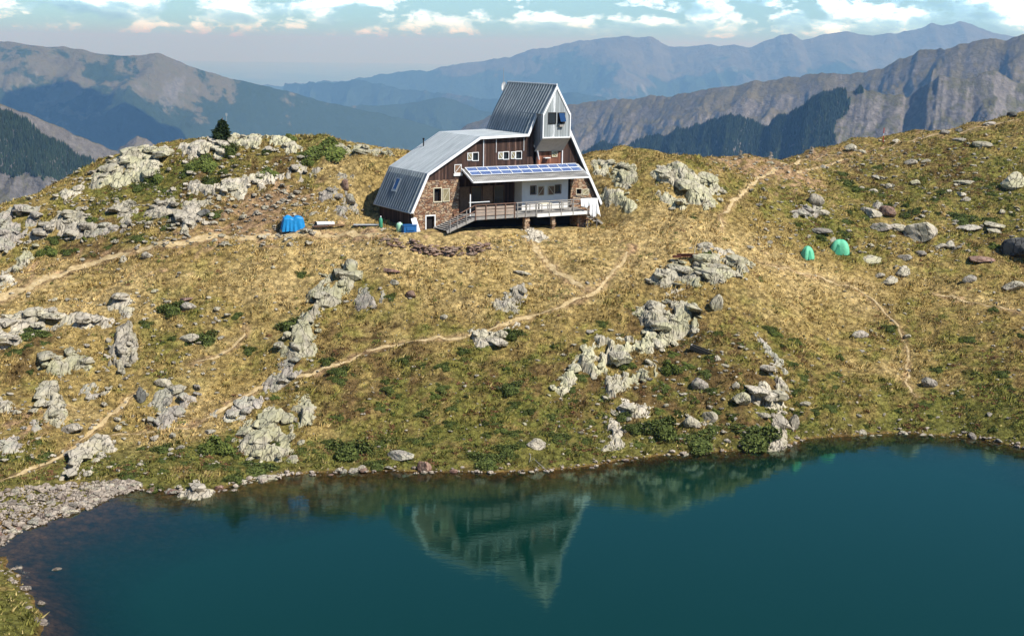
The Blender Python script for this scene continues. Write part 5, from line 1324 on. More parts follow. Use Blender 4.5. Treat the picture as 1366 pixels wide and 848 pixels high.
# ---- wooden stairs going down to the left
st0 = d0-.02; st1 = q(440, 810, DB)[0]; zg = q(440, 806, DB)[1]
ns_ = 10; mb = MB()
for i in range(ns_):
    a = st0-(st0-st1)*(i+.5)/ns_; z = DK-(DK-zg)*(i+.3)/ns_
    mb.box(a-.13, a+.13, DB+.05, -.25, z-.05, z)
mb.build('stair_treads', M_GREYW, hut)
for bb in (DB, -.25):
    MB().bar((st0+.05, bb, DK-.1), (st1-.05, bb, zg-.05), .06, .24).build('stair_stringer', M_GREYW, hut)
pA = (st0, DB-.05, DK+RH+.03); pB = (st1+.15, DB-.05, zg+1.0)
MB().bar(pA, pB, .07, .08).build('stair_handrail', M_BROWNW, hut)
MB().bar((st0, DB-.05, DK+.55), (st1+.15, DB-.05, zg+.55), .03, .10).build('stair_handrail', M_BROWNW, hut)
for t in (.33, .68, .97):
    a = pA[0]+(pB[0]-pA[0])*t; z = pA[2]+(pB[2]-pA[2])*t
    MB().box(a-.03, a+.03, DB-.09, DB-.02, z-1.15, z).build('railing_post', M_GREYW, hut)
pp = q(555, 640, -1.6)
MB().box(pp[0]-.04, pp[0]+.04, -1.64, -1.56, DK, DK+1.85).box(pp[0]-.12, pp[0]+1.9, -1.63, -1.57, DK+1.12, DK+1.18).build('railing_post', M_WHITE, hut)
# small steel steps at the right end
g0 = q(1125, 712, -1.2); g1 = q(1215, 772, -1.2)
MB().bar((g0[0], -1.9, g0[1]), (g1[0], -1.9, g1[1]), .05, .16).bar((g0[0], -.9, g0[1]), (g1[0], -.9, g1[1]), .05, .16).build('side_stair', M_GREYW, hut)
mb = MB()
for i in range(6):
    t = (i+.5)/6; a = g0[0]+(g1[0]-g0[0])*t; z = g0[1]+(g1[1]-g0[1])*t; mb.box(a-.1, a+.1, -1.87, -.93, z, z+.03)
mb.build('side_stair_treads', M_DARK, hut)

# ---- roof furniture
c0 = fp(565, 190, 6.2); MB().tube([(c0[0], 6.2, c0[1]-1.2), (c0[0], 6.2, c0[1]+.25)], .06, 8).tube([(c0[0], 6.2, c0[1]+.25), (c0[0], 6.2, c0[1]+.38)], [.09, .09], 8).build('stove_pipe', M_DARK, hut, True)
m0 = fp(672, 95, 7.1); MB().tube([(m0[0], 7.1, m0[1]-3.4), (m0[0], 7.1, m0[1]+.3)], .022, 5).build('antenna_mast', M_STEEL, hut)
ds = fp(672, 116, 7.25)
dish = MB(); rings = 5; nseg = 14; vs = [(0, 0, 0)]
for i in range(1, rings+1):
    for k in range(nseg): t = 2*PI*k/nseg; r = .38*i/rings; vs.append((math.cos(t)*r*.75, -(r*r)*.9, math.sin(t)*r*1.25))
fs = [(0, 1+k, 1+(k+1) % nseg) for k in range(nseg)]
for i in range(rings-1):
    for k in range(nseg): a = 1+i*nseg+k; b2 = 1+i*nseg+(k+1) % nseg; fs.append((a, a+nseg, b2+nseg, b2))
dish.add([(ds[0]+x, 7.3+y, ds[1]+z) for x, y, z in vs], fs).add([(ds[0]+x, 7.33+y, ds[1]+z) for x, y, z in vs], fs)
dish.bar((ds[0]+.02, 7.3, ds[1]), (ds[0]+.5, 7.2, ds[1]-.75), .05, .05)
dish.build('satellite_dish', M_WHITE, hut, True)
t0 = fp(664, 178, 6.0)
mb = MB(); pts_ = [(t0[0]+.15, 5.9, t0[1]-1.0), (t0[0]+.15, 5.9, t0[1]+.2), (t0[0]+.25, 5.9, t0[1]+.7), (t0[0]+.4, 5.9, t0[1]+1.0)]
mb.tube(pts_, [.75, .75, .6, .15], 14).build('water_tank', M_DARK, hut, True)
wp = q(896, 425, -.35); MB().bar((wp[0]-.12, -.4, wp[1]+.45), (wp[0]+.06, -.4, wp[1]-.35), .05, .16, (0, 1, 0)).build('awning_panel', M_WHITE, hut)
wp2 = q(945, 434, -.3); MB().box(wp2[0]-.35, wp2[0]+.2, -.45, -.1, wp2[1]-.06, wp2[1]).build('white_shelf', M_WHITE, hut)
# ================================================================== THINGS ROUND THE HUT
def hutw(a, b, z): return Vector(tuple(O_+AX*a+BX*b+np.array([0, 0, z])))
def fabric(name, col, rough=.6, spec=.3):
    m, nt, b = mat(name); v = coord(nt, 'Object')
    nt.links.new(ramp(nt, noise(nt, v, 3, 5, .6), [(.3, tuple(c*.8 for c in col)), (.7, tuple(min(1, c*1.15) for c in col))]), b.inputs['Base Color'])
    b.inputs['Roughness'].default_value = rough; b.inputs['Specular IOR Level'].default_value = spec
    bump(nt, b, noise(nt, v, 6, 5, .6), .3, .03); return m
M_BLUE = fabric('blue_tarp', (.012, .23, .52), .45, .4); M_BLUED = fabric('blue_plastic', (.015, .10, .28), .4, .4)
M_TENT = fabric('tent_cloth', (.15, .54, .31), .6); M_TENTD = fabric('tent_cloth_dark', (.06, .36, .20), .6)
M_SHEET = fabric('white_cotton', (.84, .84, .82), .9, .1); M_BAR = fabric('green_plastic', (.38, .66, .42), .5)
def grid_mesh(name, V, mt, **k):
    a, b, _ = V.shape; idx = np.arange(a*b).reshape(a, b)
    Q = np.stack([idx[:-1, :-1], idx[1:, :-1], idx[1:, 1:], idx[:-1, 1:]], -1).reshape(-1, 4)
    return link(name, mesh_np(name, V.reshape(-1, 3), Q, mt, True), **k)
# blue tarpaulin over a stack of wood
g = ground(390, 309); u = np.linspace(0, 2*PI, 121); r = np.linspace(0, 1, 26); U, Rr = np.meshgrid(u, r)
s = 14.0/F*np.linalg.norm(g-CAM)
cx_, cy_ = np.cos(U), np.sin(U); sq = 1/np.maximum(np.abs(cx_), np.abs(cy_))**.75
rad = np.minimum(1, Rr*1.9); drop = np.clip((Rr-.52)/.48, 0, 1)
fold = 1+.055*np.sin(U*17+1.5*np.sin(U*3))*drop*1.6
X = cx_*sq*rad*fold*s*.95*(1+.18*drop); Y = cy_*sq*rad*fold*s*.62*(1+.2*drop)
top = 1.28+.16*np.exp(-((cx_*rad+.55)**2+(cy_*rad)**2)*8)+.10*np.exp(-((cx_*rad-.3)**2)*9)-.14*np.exp(-((cx_*rad-.0)**2)*30)-.12*rad**3
Z = top*(1-drop**1.05*(.985))*s*1.05+.05*s*np.sin(U*9)*drop*.4
o = grid_mesh('tarpaulin', np.stack([X, Y, Z], -1), M_BLUE, loc=tuple(g+np.array([0, s*.5, -.03])), label='bright blue tarpaulin draped over a stack left of the hut', cat='tarpaulin'); o.rotation_euler = (0, 0, .25)
# planks left of the hut
def boards(name, lab, x, y, items, cat, rz=.3):
    g = ground(x, y); t = empty(name, tuple(g), rz, label=lab, cat=cat)
    for nm, (a0, a1, b0, b1, z0, z1), m_ in items: MB().box(a0, a1, b0, b1, z0, z1).build(nm, m_, t, bevel=.008)
    return t
boards('plank_pile', 'white boxed panel lying on brown boards between tarpaulin and hut', 434, 303, [('panel', (-.75, .75, -.35, .35, .16, .34), M_WHITE), ('plank', (-1.1, .6, -.5, -.3, .0, .08), M_BROWNW), ('plank', (-.4, 1.5, .38, .55, .0, .08), M_BROWNW), ('plank', (.2, 1.6, -.55, -.38, .05, .14), M_SHUT), ('dark_end', (-.86, -.755, -.36, .36, .14, .36), M_DARK)], 'boards')
boards('plank_pile', 'thin grey board lying in the grass beside the hut end', 489, 302, [('plank', (-1.1, 1.1, -.3, .3, .08, .13), M_STEEL), ('support', (-.9, -.7, -.3, .3, .0, .078), M_BROWNW)], 'boards', .1)
t = boards('blue_crate', 'blue covered crate in the shade under the left eaves', 545, 309.5, [('body', (-.6, .6, -.35, .35, 0, .55), M_BLUED), ('lid', (-.64, .64, -.39, .39, .555, .62), M_BLUED), ('pocket', (-.35, .35, -.41, -.352, .15, .4), M_BLUED)], 'crate', AL)
t = boards('leaning_board', 'white board leaning at the foot of the stone wall', 559.5, 309, [], 'board', AL)
MB().bar((-.15, 0, -.05), (-.35, .42, 1.1), .5, .04, (0, -1, .3)).build('panel', M_WHITE, t)
g = ground(533, 309); t = empty('water_barrel', tuple(g), label='pale green barrel beside the blue crate', cat='barrel')
MB().tube([(0, 0, 0), (0, 0, .1), (0, 0, .55), (0, 0, .72)], [.24, .28, .28, .2], 14).build('body', M_BAR, t, True); MB().tube([(0, 0, .72), (0, 0, .78)], .12, 12).build('lid', M_WHITE, t, True)
g = ground(508, 304); t = empty('gas_bottle', tuple(g), label='green gas bottle in the shade at the far end of the hut', cat='gas bottle')
MB().tube([(0, 0, 0), (0, 0, .08), (0, 0, .7), (0, 0, .85)], [.13, .16, .16, .07], 12).build('body', plain('green_paint', (.06, .28, .16), .4), t, True); MB().tube([(0, 0, .85), (0, 0, 1.0)], .05, 8).build('valve', M_WHITE, t, True)
# washing on the terrace corner
def sheet(pts, lab, grp, seed):
    n = 26; m = 14; V = np.zeros((n, m, 3)); (aa0, bb0, z0), (aa1, bb1, z1), hgt, fl = pts
    for i in range(n):
        for j in range(m):
            u = i/(n-1); v = j/(m-1); sway = .10*math.sin(u*13+seed)*v+.06*math.sin(u*27+seed*2)*v
            ins_ = (u-.5)*fl*v
            P = hutw(aa0+(aa1-aa0)*u+ins_, bb0+(bb1-bb0)*u-.05-sway-.10*v, z0+(z1-z0)*u-hgt*v*(1-.10*math.sin(u*7+seed)))
            V[i, j] = P
    c = V.reshape(-1, 3).mean(0)
    o = grid_mesh('bed_sheet', V-c, M_SHEET, loc=tuple(c), label=lab, cat='laundry', group=grp)
    md = o.modifiers.new('thick', 'SOLIDIFY'); md.thickness = .012
zr = DK+RH+.09
x_ = lambda z1x: q(z1x, 680, DB)[0]
sheet(((x_(1104), DB-.10, zr), (x_(1150), DB-.10, zr), .75, .1), 'small white cloth drying on the terrace rail, leftmost of the washing', 'washing on the terrace rail', 1)
sheet(((x_(1152), DB-.10, zr), (x_(1188), DB-.10, zr-.05), 1.55, .25), 'long white sheet hanging at the terrace corner', 'washing on the terrace rail', 2)
sheet(((x_(1188), DB-.06, zr), (x_(1204), DB+.5, zr-.05), 1.6, .9), 'white sheet blown outwards at the far right of the washing', 'washing on the terrace rail', 4)
# line pole carrying the sheets beyond the rail
p0 = hutw(x_(1150), DB-.06, zr-.04); p1 = hutw(x_(1206), DB+.4, zr-.06)
t = empty('clothes_line', tuple(p0), label='thin pole holding the washing beyond the terrace corner', cat='clothes line'); d_ = Vector(p1)-Vector(p0)
MB().tube([(0, 0, 0), tuple(d_)], .02, 5).build('line', M_GREYW, t); MB().tube([tuple(d_), (d_.x, d_.y, -2.9)], .035, 6).build('post', M_GREYW, t)
# things on the terrace: a table with benches
for k, xz in enumerate((870, 930, 1035)):
    P = hutw(q(xz, 690, -1.6)[0], -1.6, DK)
    t = empty('terrace_table', tuple(P), AL, label=['grey wooden table behind the middle of the terrace railing', 'pale wooden table below the white wall windows', 'wooden table near the right end of the terrace'][k], cat='table')
    MB().box(-.55, .55, -.35, .35, .70, .74).build('tabletop', M_GREYW if k != 1 else M_CREAM, t)
    for sx in (-.48, .48):
        for sy in (-.28, .28): MB().box(sx-.03, sx+.03, sy-.03, sy+.03, 0, .70).build('leg', M_GREYW, t)
# wheel and barrel under the right end
P = hutw(q(1145, 770, -2.2)[0], -2.2, 0); zz_ = float(gh(P.x, P.y)); t = empty('barrow_wheel', (P.x, P.y, zz_), AL, label='black wheel leaning under the right end of the terrace', cat='wheel')
ring = MB(); ring.tube([(math.cos(a)*.36, 0, math.sin(a)*.36+.36) for a in np.linspace(0, 2*PI, 25)], .045, 6, False); ring.build('tyre', M_DARK, t)
MB().bar((-.34, 0, .36), (.34, 0, .36), .03, .03).bar((0, 0, .02), (0, 0, .70), .03, .03).build('spokes', M_STEEL, t)
# dry stone wall below the hut
wt = []
rw = random.Random(4)
top_l = [(508, 322), (530, 325), (548, 328), (560, 333), (575, 337), (600, 338), (625, 336), (640, 333), (655, 330)]
M_WST = rock_mat('wall_stone', (.25, .155, .11), (.42, .31, .23), (.11, .06, .045), (.3, .27, .2), .3, 2.0)
stones_V = []; stones_F = []; off = 0
pv = [rock_mesh(700+i, 2, 8, .6, .04) for i in range(6)]; PVn = [np.array([v.co[:] for v in p.vertices]) for p in pv]; PFn = np.array([f.vertices[:] for f in pv[0].polygons])
for i in range(len(top_l)-1):
    (xa, ya), (xb, yb) = top_l[i], top_l[i+1]
    for k in range(26 if 1 < i < 7 else 12):
        t_ = rw.random(); g = ground(xa+(xb-xa)*t_, ya+(yb-ya)*t_+rw.uniform(-5, 5))
        s = rw.uniform(.10, .27); lift = rw.choice([0, 0, .16, .3]) if 2 <= i <= 6 else 0
        v = PVn[rw.randrange(6)]*[s*1.35, s, s*.6]; a = rw.uniform(0, 6.28); v = np.stack([v[:, 0]*math.cos(a)-v[:, 1]*math.sin(a), v[:, 0]*math.sin(a)+v[:, 1]*math.cos(a), v[:, 2]], -1)
        stones_V.append(v+g+[0, 0, lift+.05]); stones_F.append(PFn+off); off += len(v)
V = np.concatenate(stones_V); c = V.mean(0)
link('dry_stone_wall', mesh_np('dry_stone_wall', V-c, np.concatenate(stones_F), M_WST), loc=tuple(c), label='collapsed brown dry stone wall in the grass below the hut', cat='stone wall')
# tents
def tent(x, y, w, h, lab, rz, kind):
    g = ground(x, y); sc = np.linalg.norm(g-CAM)/F; W = w*sc/2; H = h*sc
    t = empty('tent', tuple(g+np.array([0, W*.6, -.02])), rz, label=lab, cat='tent', group='green tents on the meadow')
    nu, nv = 48, 14; V = np.zeros((nu+1, nv+1, 3))
    for i in range(nu+1):
        a = 2*PI*i/nu; e = abs(math.cos(2*a))     # four pole corners
        for j in range(nv+1):
            p = j/nv*PI/2; pr = math.cos(p)**(.8 if kind else .95); rr = W*pr*(.86+.17*abs(math.sin(2*a))**2.2)
            V[i, j] = (math.cos(a)*rr, math.sin(a)*rr*.8, H*math.sin(p)**(.92 if kind else 1.15)*(1-.05*(1-abs(math.sin(2*a)))*math.sin(2*p)))
    o = grid_mesh('flysheet', V, M_TENT, parent=t)
    mb = MB()
    for s_ in (-1, 1):
        mb.tube([(s_*W*.72*math.cos(p)*1.0, -W*.56*math.cos(p), H*math.sin(p)+.015) for p in np.linspace(0, PI, 17)] if s_ > 0 else [(-W*.72*math.cos(p), W*.0-W*.56*math.cos(p)*-1, H*math.sin(p)+.015) for p in np.linspace(0, PI, 17)], .015, 5)
    mb.build('poles', M_TENTD, t)
    d = MB(); n = 9
    for i in range(n):
        pass
    dp = [(-.42*W, 0), (.10*W, 0), (-.02*W, H*.62), (-.2*W, H*.72)]
    vs = []
    for px_, pz_ in dp:
        fr_ = math.sqrt(max(0, 1-min(1, (pz_/H))**2)); vs.append((px_, -W*.84*fr_*.93-.03, pz_+.02))
    d.add(vs+[(x2, y2+.02, z2) for x2, y2, z2 in vs], [(0, 1, 2, 3), (7, 6, 5, 4), (0, 4, 5, 1), (1, 5, 6, 2), (2, 6, 7, 3), (3, 7, 4, 0)]); d.build('door_flap', M_TENTD, t)
tent(1078, 347, 20, 17, 'narrow peaked green tent, left of the two', .5, 0)
tent(1122, 340, 29, 19, 'wide domed green tent, right of the two', -.25, 1)
# red and white marker post on the skyline, thin pole by the pine, cairns
g = groundf(1178, 190)
t = empty('marker_post', tuple(g), label='thin red marker post on the skyline of the right slope', cat='post'); M_RED = plain('red_paint', (.45, .05, .03), .6)
hp = 18/F*np.linalg.norm(g-CAM)
MB().tube([(0, 0, -.2), (0, 0, hp*.45)], .05, 6).build('lower_post', M_RED, t); MB().tube([(0, 0, hp*.45), (0, 0, hp*.62)], .05, 6).build('white_band', M_WHITE, t); MB().tube([(0, 0, hp*.62), (0, 0, hp)], .05, 6).build('upper_post', M_RED, t)
g = groundf(303, 186); t = empty('thin_pole', tuple(g), label='thin pole rising behind the pine on the crest', cat='pole'); hp = 33/F*np.linalg.norm(g-CAM)
MB().tube([(0, 0, -.2), (0, 0, hp)], .022, 5).build('shaft', M_STEEL, t); MB().box(-.08, .08, -.05, .05, hp-.25, hp).build('sensor', M_STEEL, t)
for i, (x, y, lab) in enumerate([(1028, 208, 'leftmost little cairn on the ridge above the forested spur'), (1082, 206, 'little cairn on the ridge left of the white skyline boulder'), (988, 212, 'low cairn on the ridge near the hut side')]):
    g = ground(x, y); 
    g = groundf(x, y)
    mb_V = []; mb_F = []; off = 0; z = 0
    for k in range(7):
        s = .30*(1-k*.11); v = PVn[k % 6]*[s, s, s*.5]; mb_V.append(v+[rw.uniform(-.06, .06), rw.uniform(-.05, .05), z+.1]); mb_F.append(PFn+off); off += len(v); z += s*.55
    link('cairn', mesh_np('cairn', np.concatenate(mb_V), np.concatenate(mb_F), M_ROCKG if i != 1 else M_ROCK), loc=tuple(g), label=lab, cat='cairn', group='cairns on the ridge')
# trough and rusty beam
g = ground(936, 471); t = empty('water_trough', tuple(g), -.5, label='dark hollow wooden trough lying right of the long crag', cat='trough')
rt = .0
MB().box(-.95, .95, -.22, -.15, 0, .34).box(-.95, .95, .15, .22, 0, .34).box(-.95, .95, -.15, .15, 0, .06).box(.88, .95, -.15, .15, .06, .34).build('hollow_body', plain('black_wood', (.06, .055, .045), .8), t); MB().box(-.95, -.88, -.15, .15, .06, .36).build('end_board', M_GREYW, t)
t.rotation_euler = (.1, .28, -.35)
g = ground(917, 349); t = empty('rusty_beam', tuple(g+np.array([0, .3, .45])), .1, label='rusty iron beam lying on the wide ribbed outcrop', cat='beam'); M_RUST = plain('rust', (.10, .035, .02), .9, .5, 8)
MB().box(-.9, .9, -.12, -.06, -.1, .14).box(-.9, .9, -.2, .02, .14, .17).build('girder', M_RUST, t); MB().box(-1.3, -.6, -.5, -.25, -.1, .08).build('plate', M_RUST, t); MB().tube([(.6, 0, 0), (.65, 0, .8)], .03, 5).build('upright', M_CREAM, t)
# hose lying into the water
pts_ = []
for x, y in [(706, 606), (708, 612), (706, 619), (712, 613), (718, 619), (726, 626), (732, 632)]:
    g = ground(x, y); pts_.append((g[0], g[1], g[2]+.08))
c = np.array(pts_[0]); t = link('water_hose', None, loc=tuple(c)) if False else None
mb = MB(); mb.tube([tuple(np.array(p)-c) for p in pts_], .02, 6); mb.build('water_hose', M_GREYW, None, True, loc=tuple(c), label='white hose running down the bank into the lake', cat='hose')
# unseen cloud over the far valley, placed to cast the shadow on the moorland mountain
# ================================================================== MOUNTAINS AND VALLEY
HAZE = 7.8e-5; HAZE_TOP = 445.0
def far_mat(name, forest, grass, rock, tree_line, tl_w, rock_slope=.62, s=1.0, forest_amt=.0, grass2=None):
    m, nt, b = mat(name)
    g = N(nt, 'ShaderNodeNewGeometry'); v = coord(nt, 'Object', (.001, .001, .001))
    sp = N(nt, 'ShaderNodeSeparateXYZ'); nt.links.new(g.outputs['Position'], sp.inputs[0])
    sn = N(nt, 'ShaderNodeSeparateXYZ'); nt.links.new(g.outputs['Normal'], sn.inputs[0])
    n1 = noise(nt, v, 1.6*s, 8, .65, .3); n2 = noise(nt, v, 9*s, 8, .7)
    c = ramp(nt, n2, [(.3, tuple(x*.7 for x in grass)), (.5, grass), (.7, grass2 or tuple(x*1.35 for x in grass))])
    rk = ramp(nt, noise(nt, v, 24*s, 8, .75), [(.3, tuple(x*.55 for x in rock)), (.55, rock), (.72, tuple(x*1.6 for x in rock))])
    rf = mth(nt, 'ADD', sn.outputs[2], mth(nt, 'MULTIPLY', mth(nt, 'SUBTRACT', n2, .5), .55))
    c = mix(nt, ramp(nt, rf, [(rock_slope-.08, 1.0), (rock_slope+.08, 0.0)]), c, rk)
    # forest below the tree line
    zz = mth(nt, 'SUBTRACT', tree_line, sp.outputs[2]); zz = mth(nt, 'DIVIDE', zz, tl_w)
    ff = mth(nt, 'ADD', mth(nt, 'ADD', zz, .5+forest_amt), mth(nt, 'MULTIPLY', mth(nt, 'SUBTRACT', n1, .5), 5.0))
    ff = mth(nt, 'ADD', ff, mth(nt, 'MULTIPLY', mth(nt, 'SUBTRACT', n2, .5), 1.5))
    c = mix(nt, ramp(nt, ff, [(.4, 0.0), (.6, 1.0)]), c, mix(nt, noise(nt, v, 40*s, 5, .8), tuple(x*.5 for x in forest), tuple(x*1.5 for x in forest)))
    nt.links.new(c, b.inputs['Base Color'])
    b.inputs['Roughness'].default_value = 1; b.inputs['Specular IOR Level'].default_value = 0
    bump(nt, b, mth(nt, 'ADD', noise(nt, v, 6*s, 9, .7), mth(nt, 'MULTIPLY', noise(nt, v, 40*s, 5, .8), .15)), 1.0, 60/s)
    return m

MH = {}
def mountain(name, sky_pts, width, slope, material, gully, gl, seed, ns=420, ntt=200, power=.95, dirx=0.0, jag=.0, back=.5, spur=0.0, spl=1500, bot=-1300, kind_label=None, gstretch=3.2):
    P = np.array([at(x, y, Y) for x, y, Y in sky_pts])
    L = np.r_[0, np.cumsum(np.hypot(P[1:, 0]-P[:-1, 0], P[1:, 1]-P[:-1, 1]))]
    s = np.linspace(0, L[-1], ns)
    rx = np.interp(s, L, P[:, 0]); ry = np.interp(s, L, P[:, 1]); rz = np.interp(s, L, P[:, 2])
    k = np.ones(7)/7
    rys = np.convolve(np.pad(ry, 3, 'edge'), k, 'valid')
    rz = rz+jag*(ridged(s/(gl*.5), s*0+3.3, 4, seed+5)-.65)
    t = np.r_[-np.linspace(1, 0, 30)[:-1]**1.2*back, np.linspace(0, 1, ntt)**1.25]
    SS, TT = np.meshgrid(s, t)
    X = rx[None]+TT*width*dirx; Y = rys[None]-TT*width
    ta = np.abs(TT)
    Z = rz[None]-width*math.tan(R(slope))*ta**power
    edge = sstep(ta, 0, .10)
    wsp = fbm(SS/gl*.4, TT*width/gl*.4, 3, seed+40)*.9
    g = ridged(SS/gl+wsp, TT*width/(gl*gstretch)+wsp*.3+TT*.6, 6, seed)
    Z = Z+(g-.8)*gully*(.12+edge)
    if spur: Z = Z+(ridged(SS/spl+.3*wsp, TT*width/(spl*2.6), 2, seed+80)-.85)*spur*(edge*(.3+ta*1.2))
    Z = Z+fbm(X/(gl*.35), Y/(gl*.35), 5, seed+11, .6)*gully*.38*(.2+edge)
    Z = np.maximum(Z, bot-30*fbm(X/900, Y/900, 3, 5))
    a, bq = Z.shape; id2 = np.arange(a*bq).reshape(a, bq)
    Q = np.stack([id2[:-1, :-1], id2[1:, :-1], id2[1:, 1:], id2[:-1, 1:]], -1).reshape(-1, 4)
    o = link(name, mesh_np(name, np.stack([X, Y, Z], -1).reshape(-1, 3), Q, material, True), kind='structure', label=kind_label)
    MH[seed] = (X, Y, Z)
    return o

M_A = far_mat('moor_and_forest', (.036, .054, .026), (.145, .125, .07), (.19, .175, .145), -170, 420, .55, 1.6, -.1, (.10, .105, .05))
M_E = far_mat('distant_forest', (.035, .055, .035), (.115, .105, .075), (.20, .19, .18), -250, 400, .6, .5)
M_F = far_mat('rocky_ridge', (.030, .045, .022), (.145, .12, .065), (.21, .18, .15), -420, 200, .70, 2.0, -.5)
M_G = far_mat('forested_spur', (.04, .055, .025), (.125, .115, .065), (.22, .195, .175), -330, 90, .72, 3.0, -.3)
M_B = far_mat('left_crag', (.05, .06, .03), (.13, .12, .08), (.17, .155, .14), -330, 50, .76, 4.0, -.3)

mountain('far_range', [(260, 118, 21000), (400, 112, 20000), (460, 106, 19000), (520, 98, 18500), (552, 93, 18300), (600, 88, 18000), (640, 82, 18000), (680, 76, 17800), (720, 64, 17600), (760, 57, 17500), (800, 50, 17500), (835, 47, 17500), (868, 50, 17600), (892, 62, 17700), (925, 60, 17600), (960, 60, 17500),
    (1000, 56, 17400), (1030, 50, 17300), (1055, 45, 17200), (1070, 52, 17200), (1100, 46, 17200), (1130, 42, 17300), (1142, 44, 17300), (1165, 47, 17300), (1200, 42, 17300), (1225, 36, 17200), (1243, 29, 17200), (1258, 34, 17200), (1280, 28, 17200), (1305, 36, 17300), (1330, 44, 17400), (1366, 50, 17500), (1500, 60, 17800)],
    9000, 15, M_E, 330, 1500, 101, 560, 160, .8, 0, 60, spur=500, spl=3600, kind_label='blue far mountain range along the horizon')
mountain('foothills', [(380, 112, 16500), (430, 109, 15500), (480, 106, 15000), (560, 120, 14500), (640, 130, 13800), (680, 136, 13500), (705, 132, 13300), (735, 124, 13200), (760, 120, 13000), (800, 130, 13000), (840, 138, 12800), (880, 136, 12500), (960, 150, 12500), (1060, 160, 12500)],
    6000, 12, M_E, 260, 900, 131, 420, 120, .8, 0, 40, spur=200, spl=2500, kind_label='low blue foothills in front of the far range')
mountain('moorland_mountain', [(-260, 60, 7600), (-120, 48, 7600), (0, 55, 7600), (30, 56, 7600), (60, 62, 7650), (85, 61, 7700), (110, 65, 7700), (140, 74, 7700), (175, 73, 7750), (210, 72, 7800), (235, 80, 7850), (250, 86, 7900), (290, 98, 8000), (330, 108, 8100), (390, 123, 8300), (440, 138, 8500), (500, 150, 8700), (540, 158, 8900), (600, 176, 9100), (660, 200, 9300), (760, 230, 9500)],
    4200, 22, M_A, 200, 800, 161, 520, 200, .85, .12, 14, spur=330, spl=1900, kind_label='broad brown moorland mountain with dark forest on the left')
mountain('wooded_hill', [(380, 160, 10500), (440, 142, 10600), (500, 140, 10700), (540, 139, 10800), (585, 130, 10800), (610, 134, 10800), (640, 146, 10700), (700, 160, 10600), (800, 170, 10500), (900, 190, 10500)],
    4200, 20, M_A, 170, 700, 191, 420, 140, .85, 0, 12, spur=250, spl=1500, kind_label='lower wooded hill between the moorland and the hut')
mountain('rocky_ridge', [(540, 215, 6100), (580, 190, 6000), (605, 176, 5900), (630, 163, 5850), (655, 152, 5800), (700, 147, 5650), (750, 141, 5500), (790, 136, 5400), (830, 131, 5300), (850, 132, 5250), (872, 126, 5200), (900, 125, 5100), (930, 121, 5000), (950, 118, 4950), (985, 112, 4900), (1010, 106, 4850), (1060, 101, 4800), (1105, 97, 4700), (1150, 96, 4650), (1175, 90, 4600), (1200, 80, 4550), (1225, 71, 4500), (1250, 64, 4450), (1262, 63, 4400), (1300, 53, 4350), (1340, 48, 4300), (1366, 46, 4250), (1480, 30, 4200), (1600, 40, 4200)],
    2500, 29, M_F, 150, 330, 211, 700, 240, .95, -.45, 16, spur=230, spl=900, kind_label='bare brown ridge with scree gullies on the right', gstretch=2.0)
mountain('forested_spur', [(680, 240, 3700), (740, 214, 3600), (790, 200, 3500), (830, 187, 3400), (870, 182, 3350), (900, 178, 3300), (935, 168, 3250), (960, 160, 3200), (985, 150, 3150), (1005, 156, 3150), (1020, 168, 3130), (1040, 158, 3100), (1070, 142, 3050), (1100, 125, 3000), (1130, 119, 2980), (1150, 120, 2970), (1180, 123, 2950), (1210, 128, 2930), (1225, 118, 2920), (1240, 103, 2890), (1254, 92, 2880), (1266, 99, 2870), (1280, 108, 2860), (1300, 101, 2855), (1318, 93, 2850), (1335, 102, 2850), (1366, 112, 2850), (1450, 100, 2850), (1550, 110, 2850)],
    1700, 31, M_G, 130, 240, 241, 680, 240, .92, -.35, 26, spur=140, spl=520, kind_label='dark forested spur breaking into pale crags on the right', gstretch=4.0)
mountain('left_crag', [(-300, 60, 2100), (-120, 95, 2150), (-40, 118, 2180), (0, 136, 2200), (20, 145, 2200), (45, 156, 2210), (70, 165, 2230), (100, 178, 2240), (135, 190, 2260), (165, 203, 2280), (200, 222, 2300), (260, 255, 2350), (330, 300, 2400)],
    1300, 33, M_B, 85, 200, 271, 480, 200, .9, .35, 8, spur=90, spl=420, kind_label='dark wooded slope under a grey crest at the far left')
mountain('small_peak', [(100, 240, 4100), (150, 205, 4050), (172, 188, 4000), (183, 180, 4000), (195, 186, 4000), (215, 197, 4050), (260, 235, 4100)],
    900, 34, M_F, 60, 130, 301, 200, 90, .95, 0, 8, kind_label='small grey pyramid peak left of the pine')

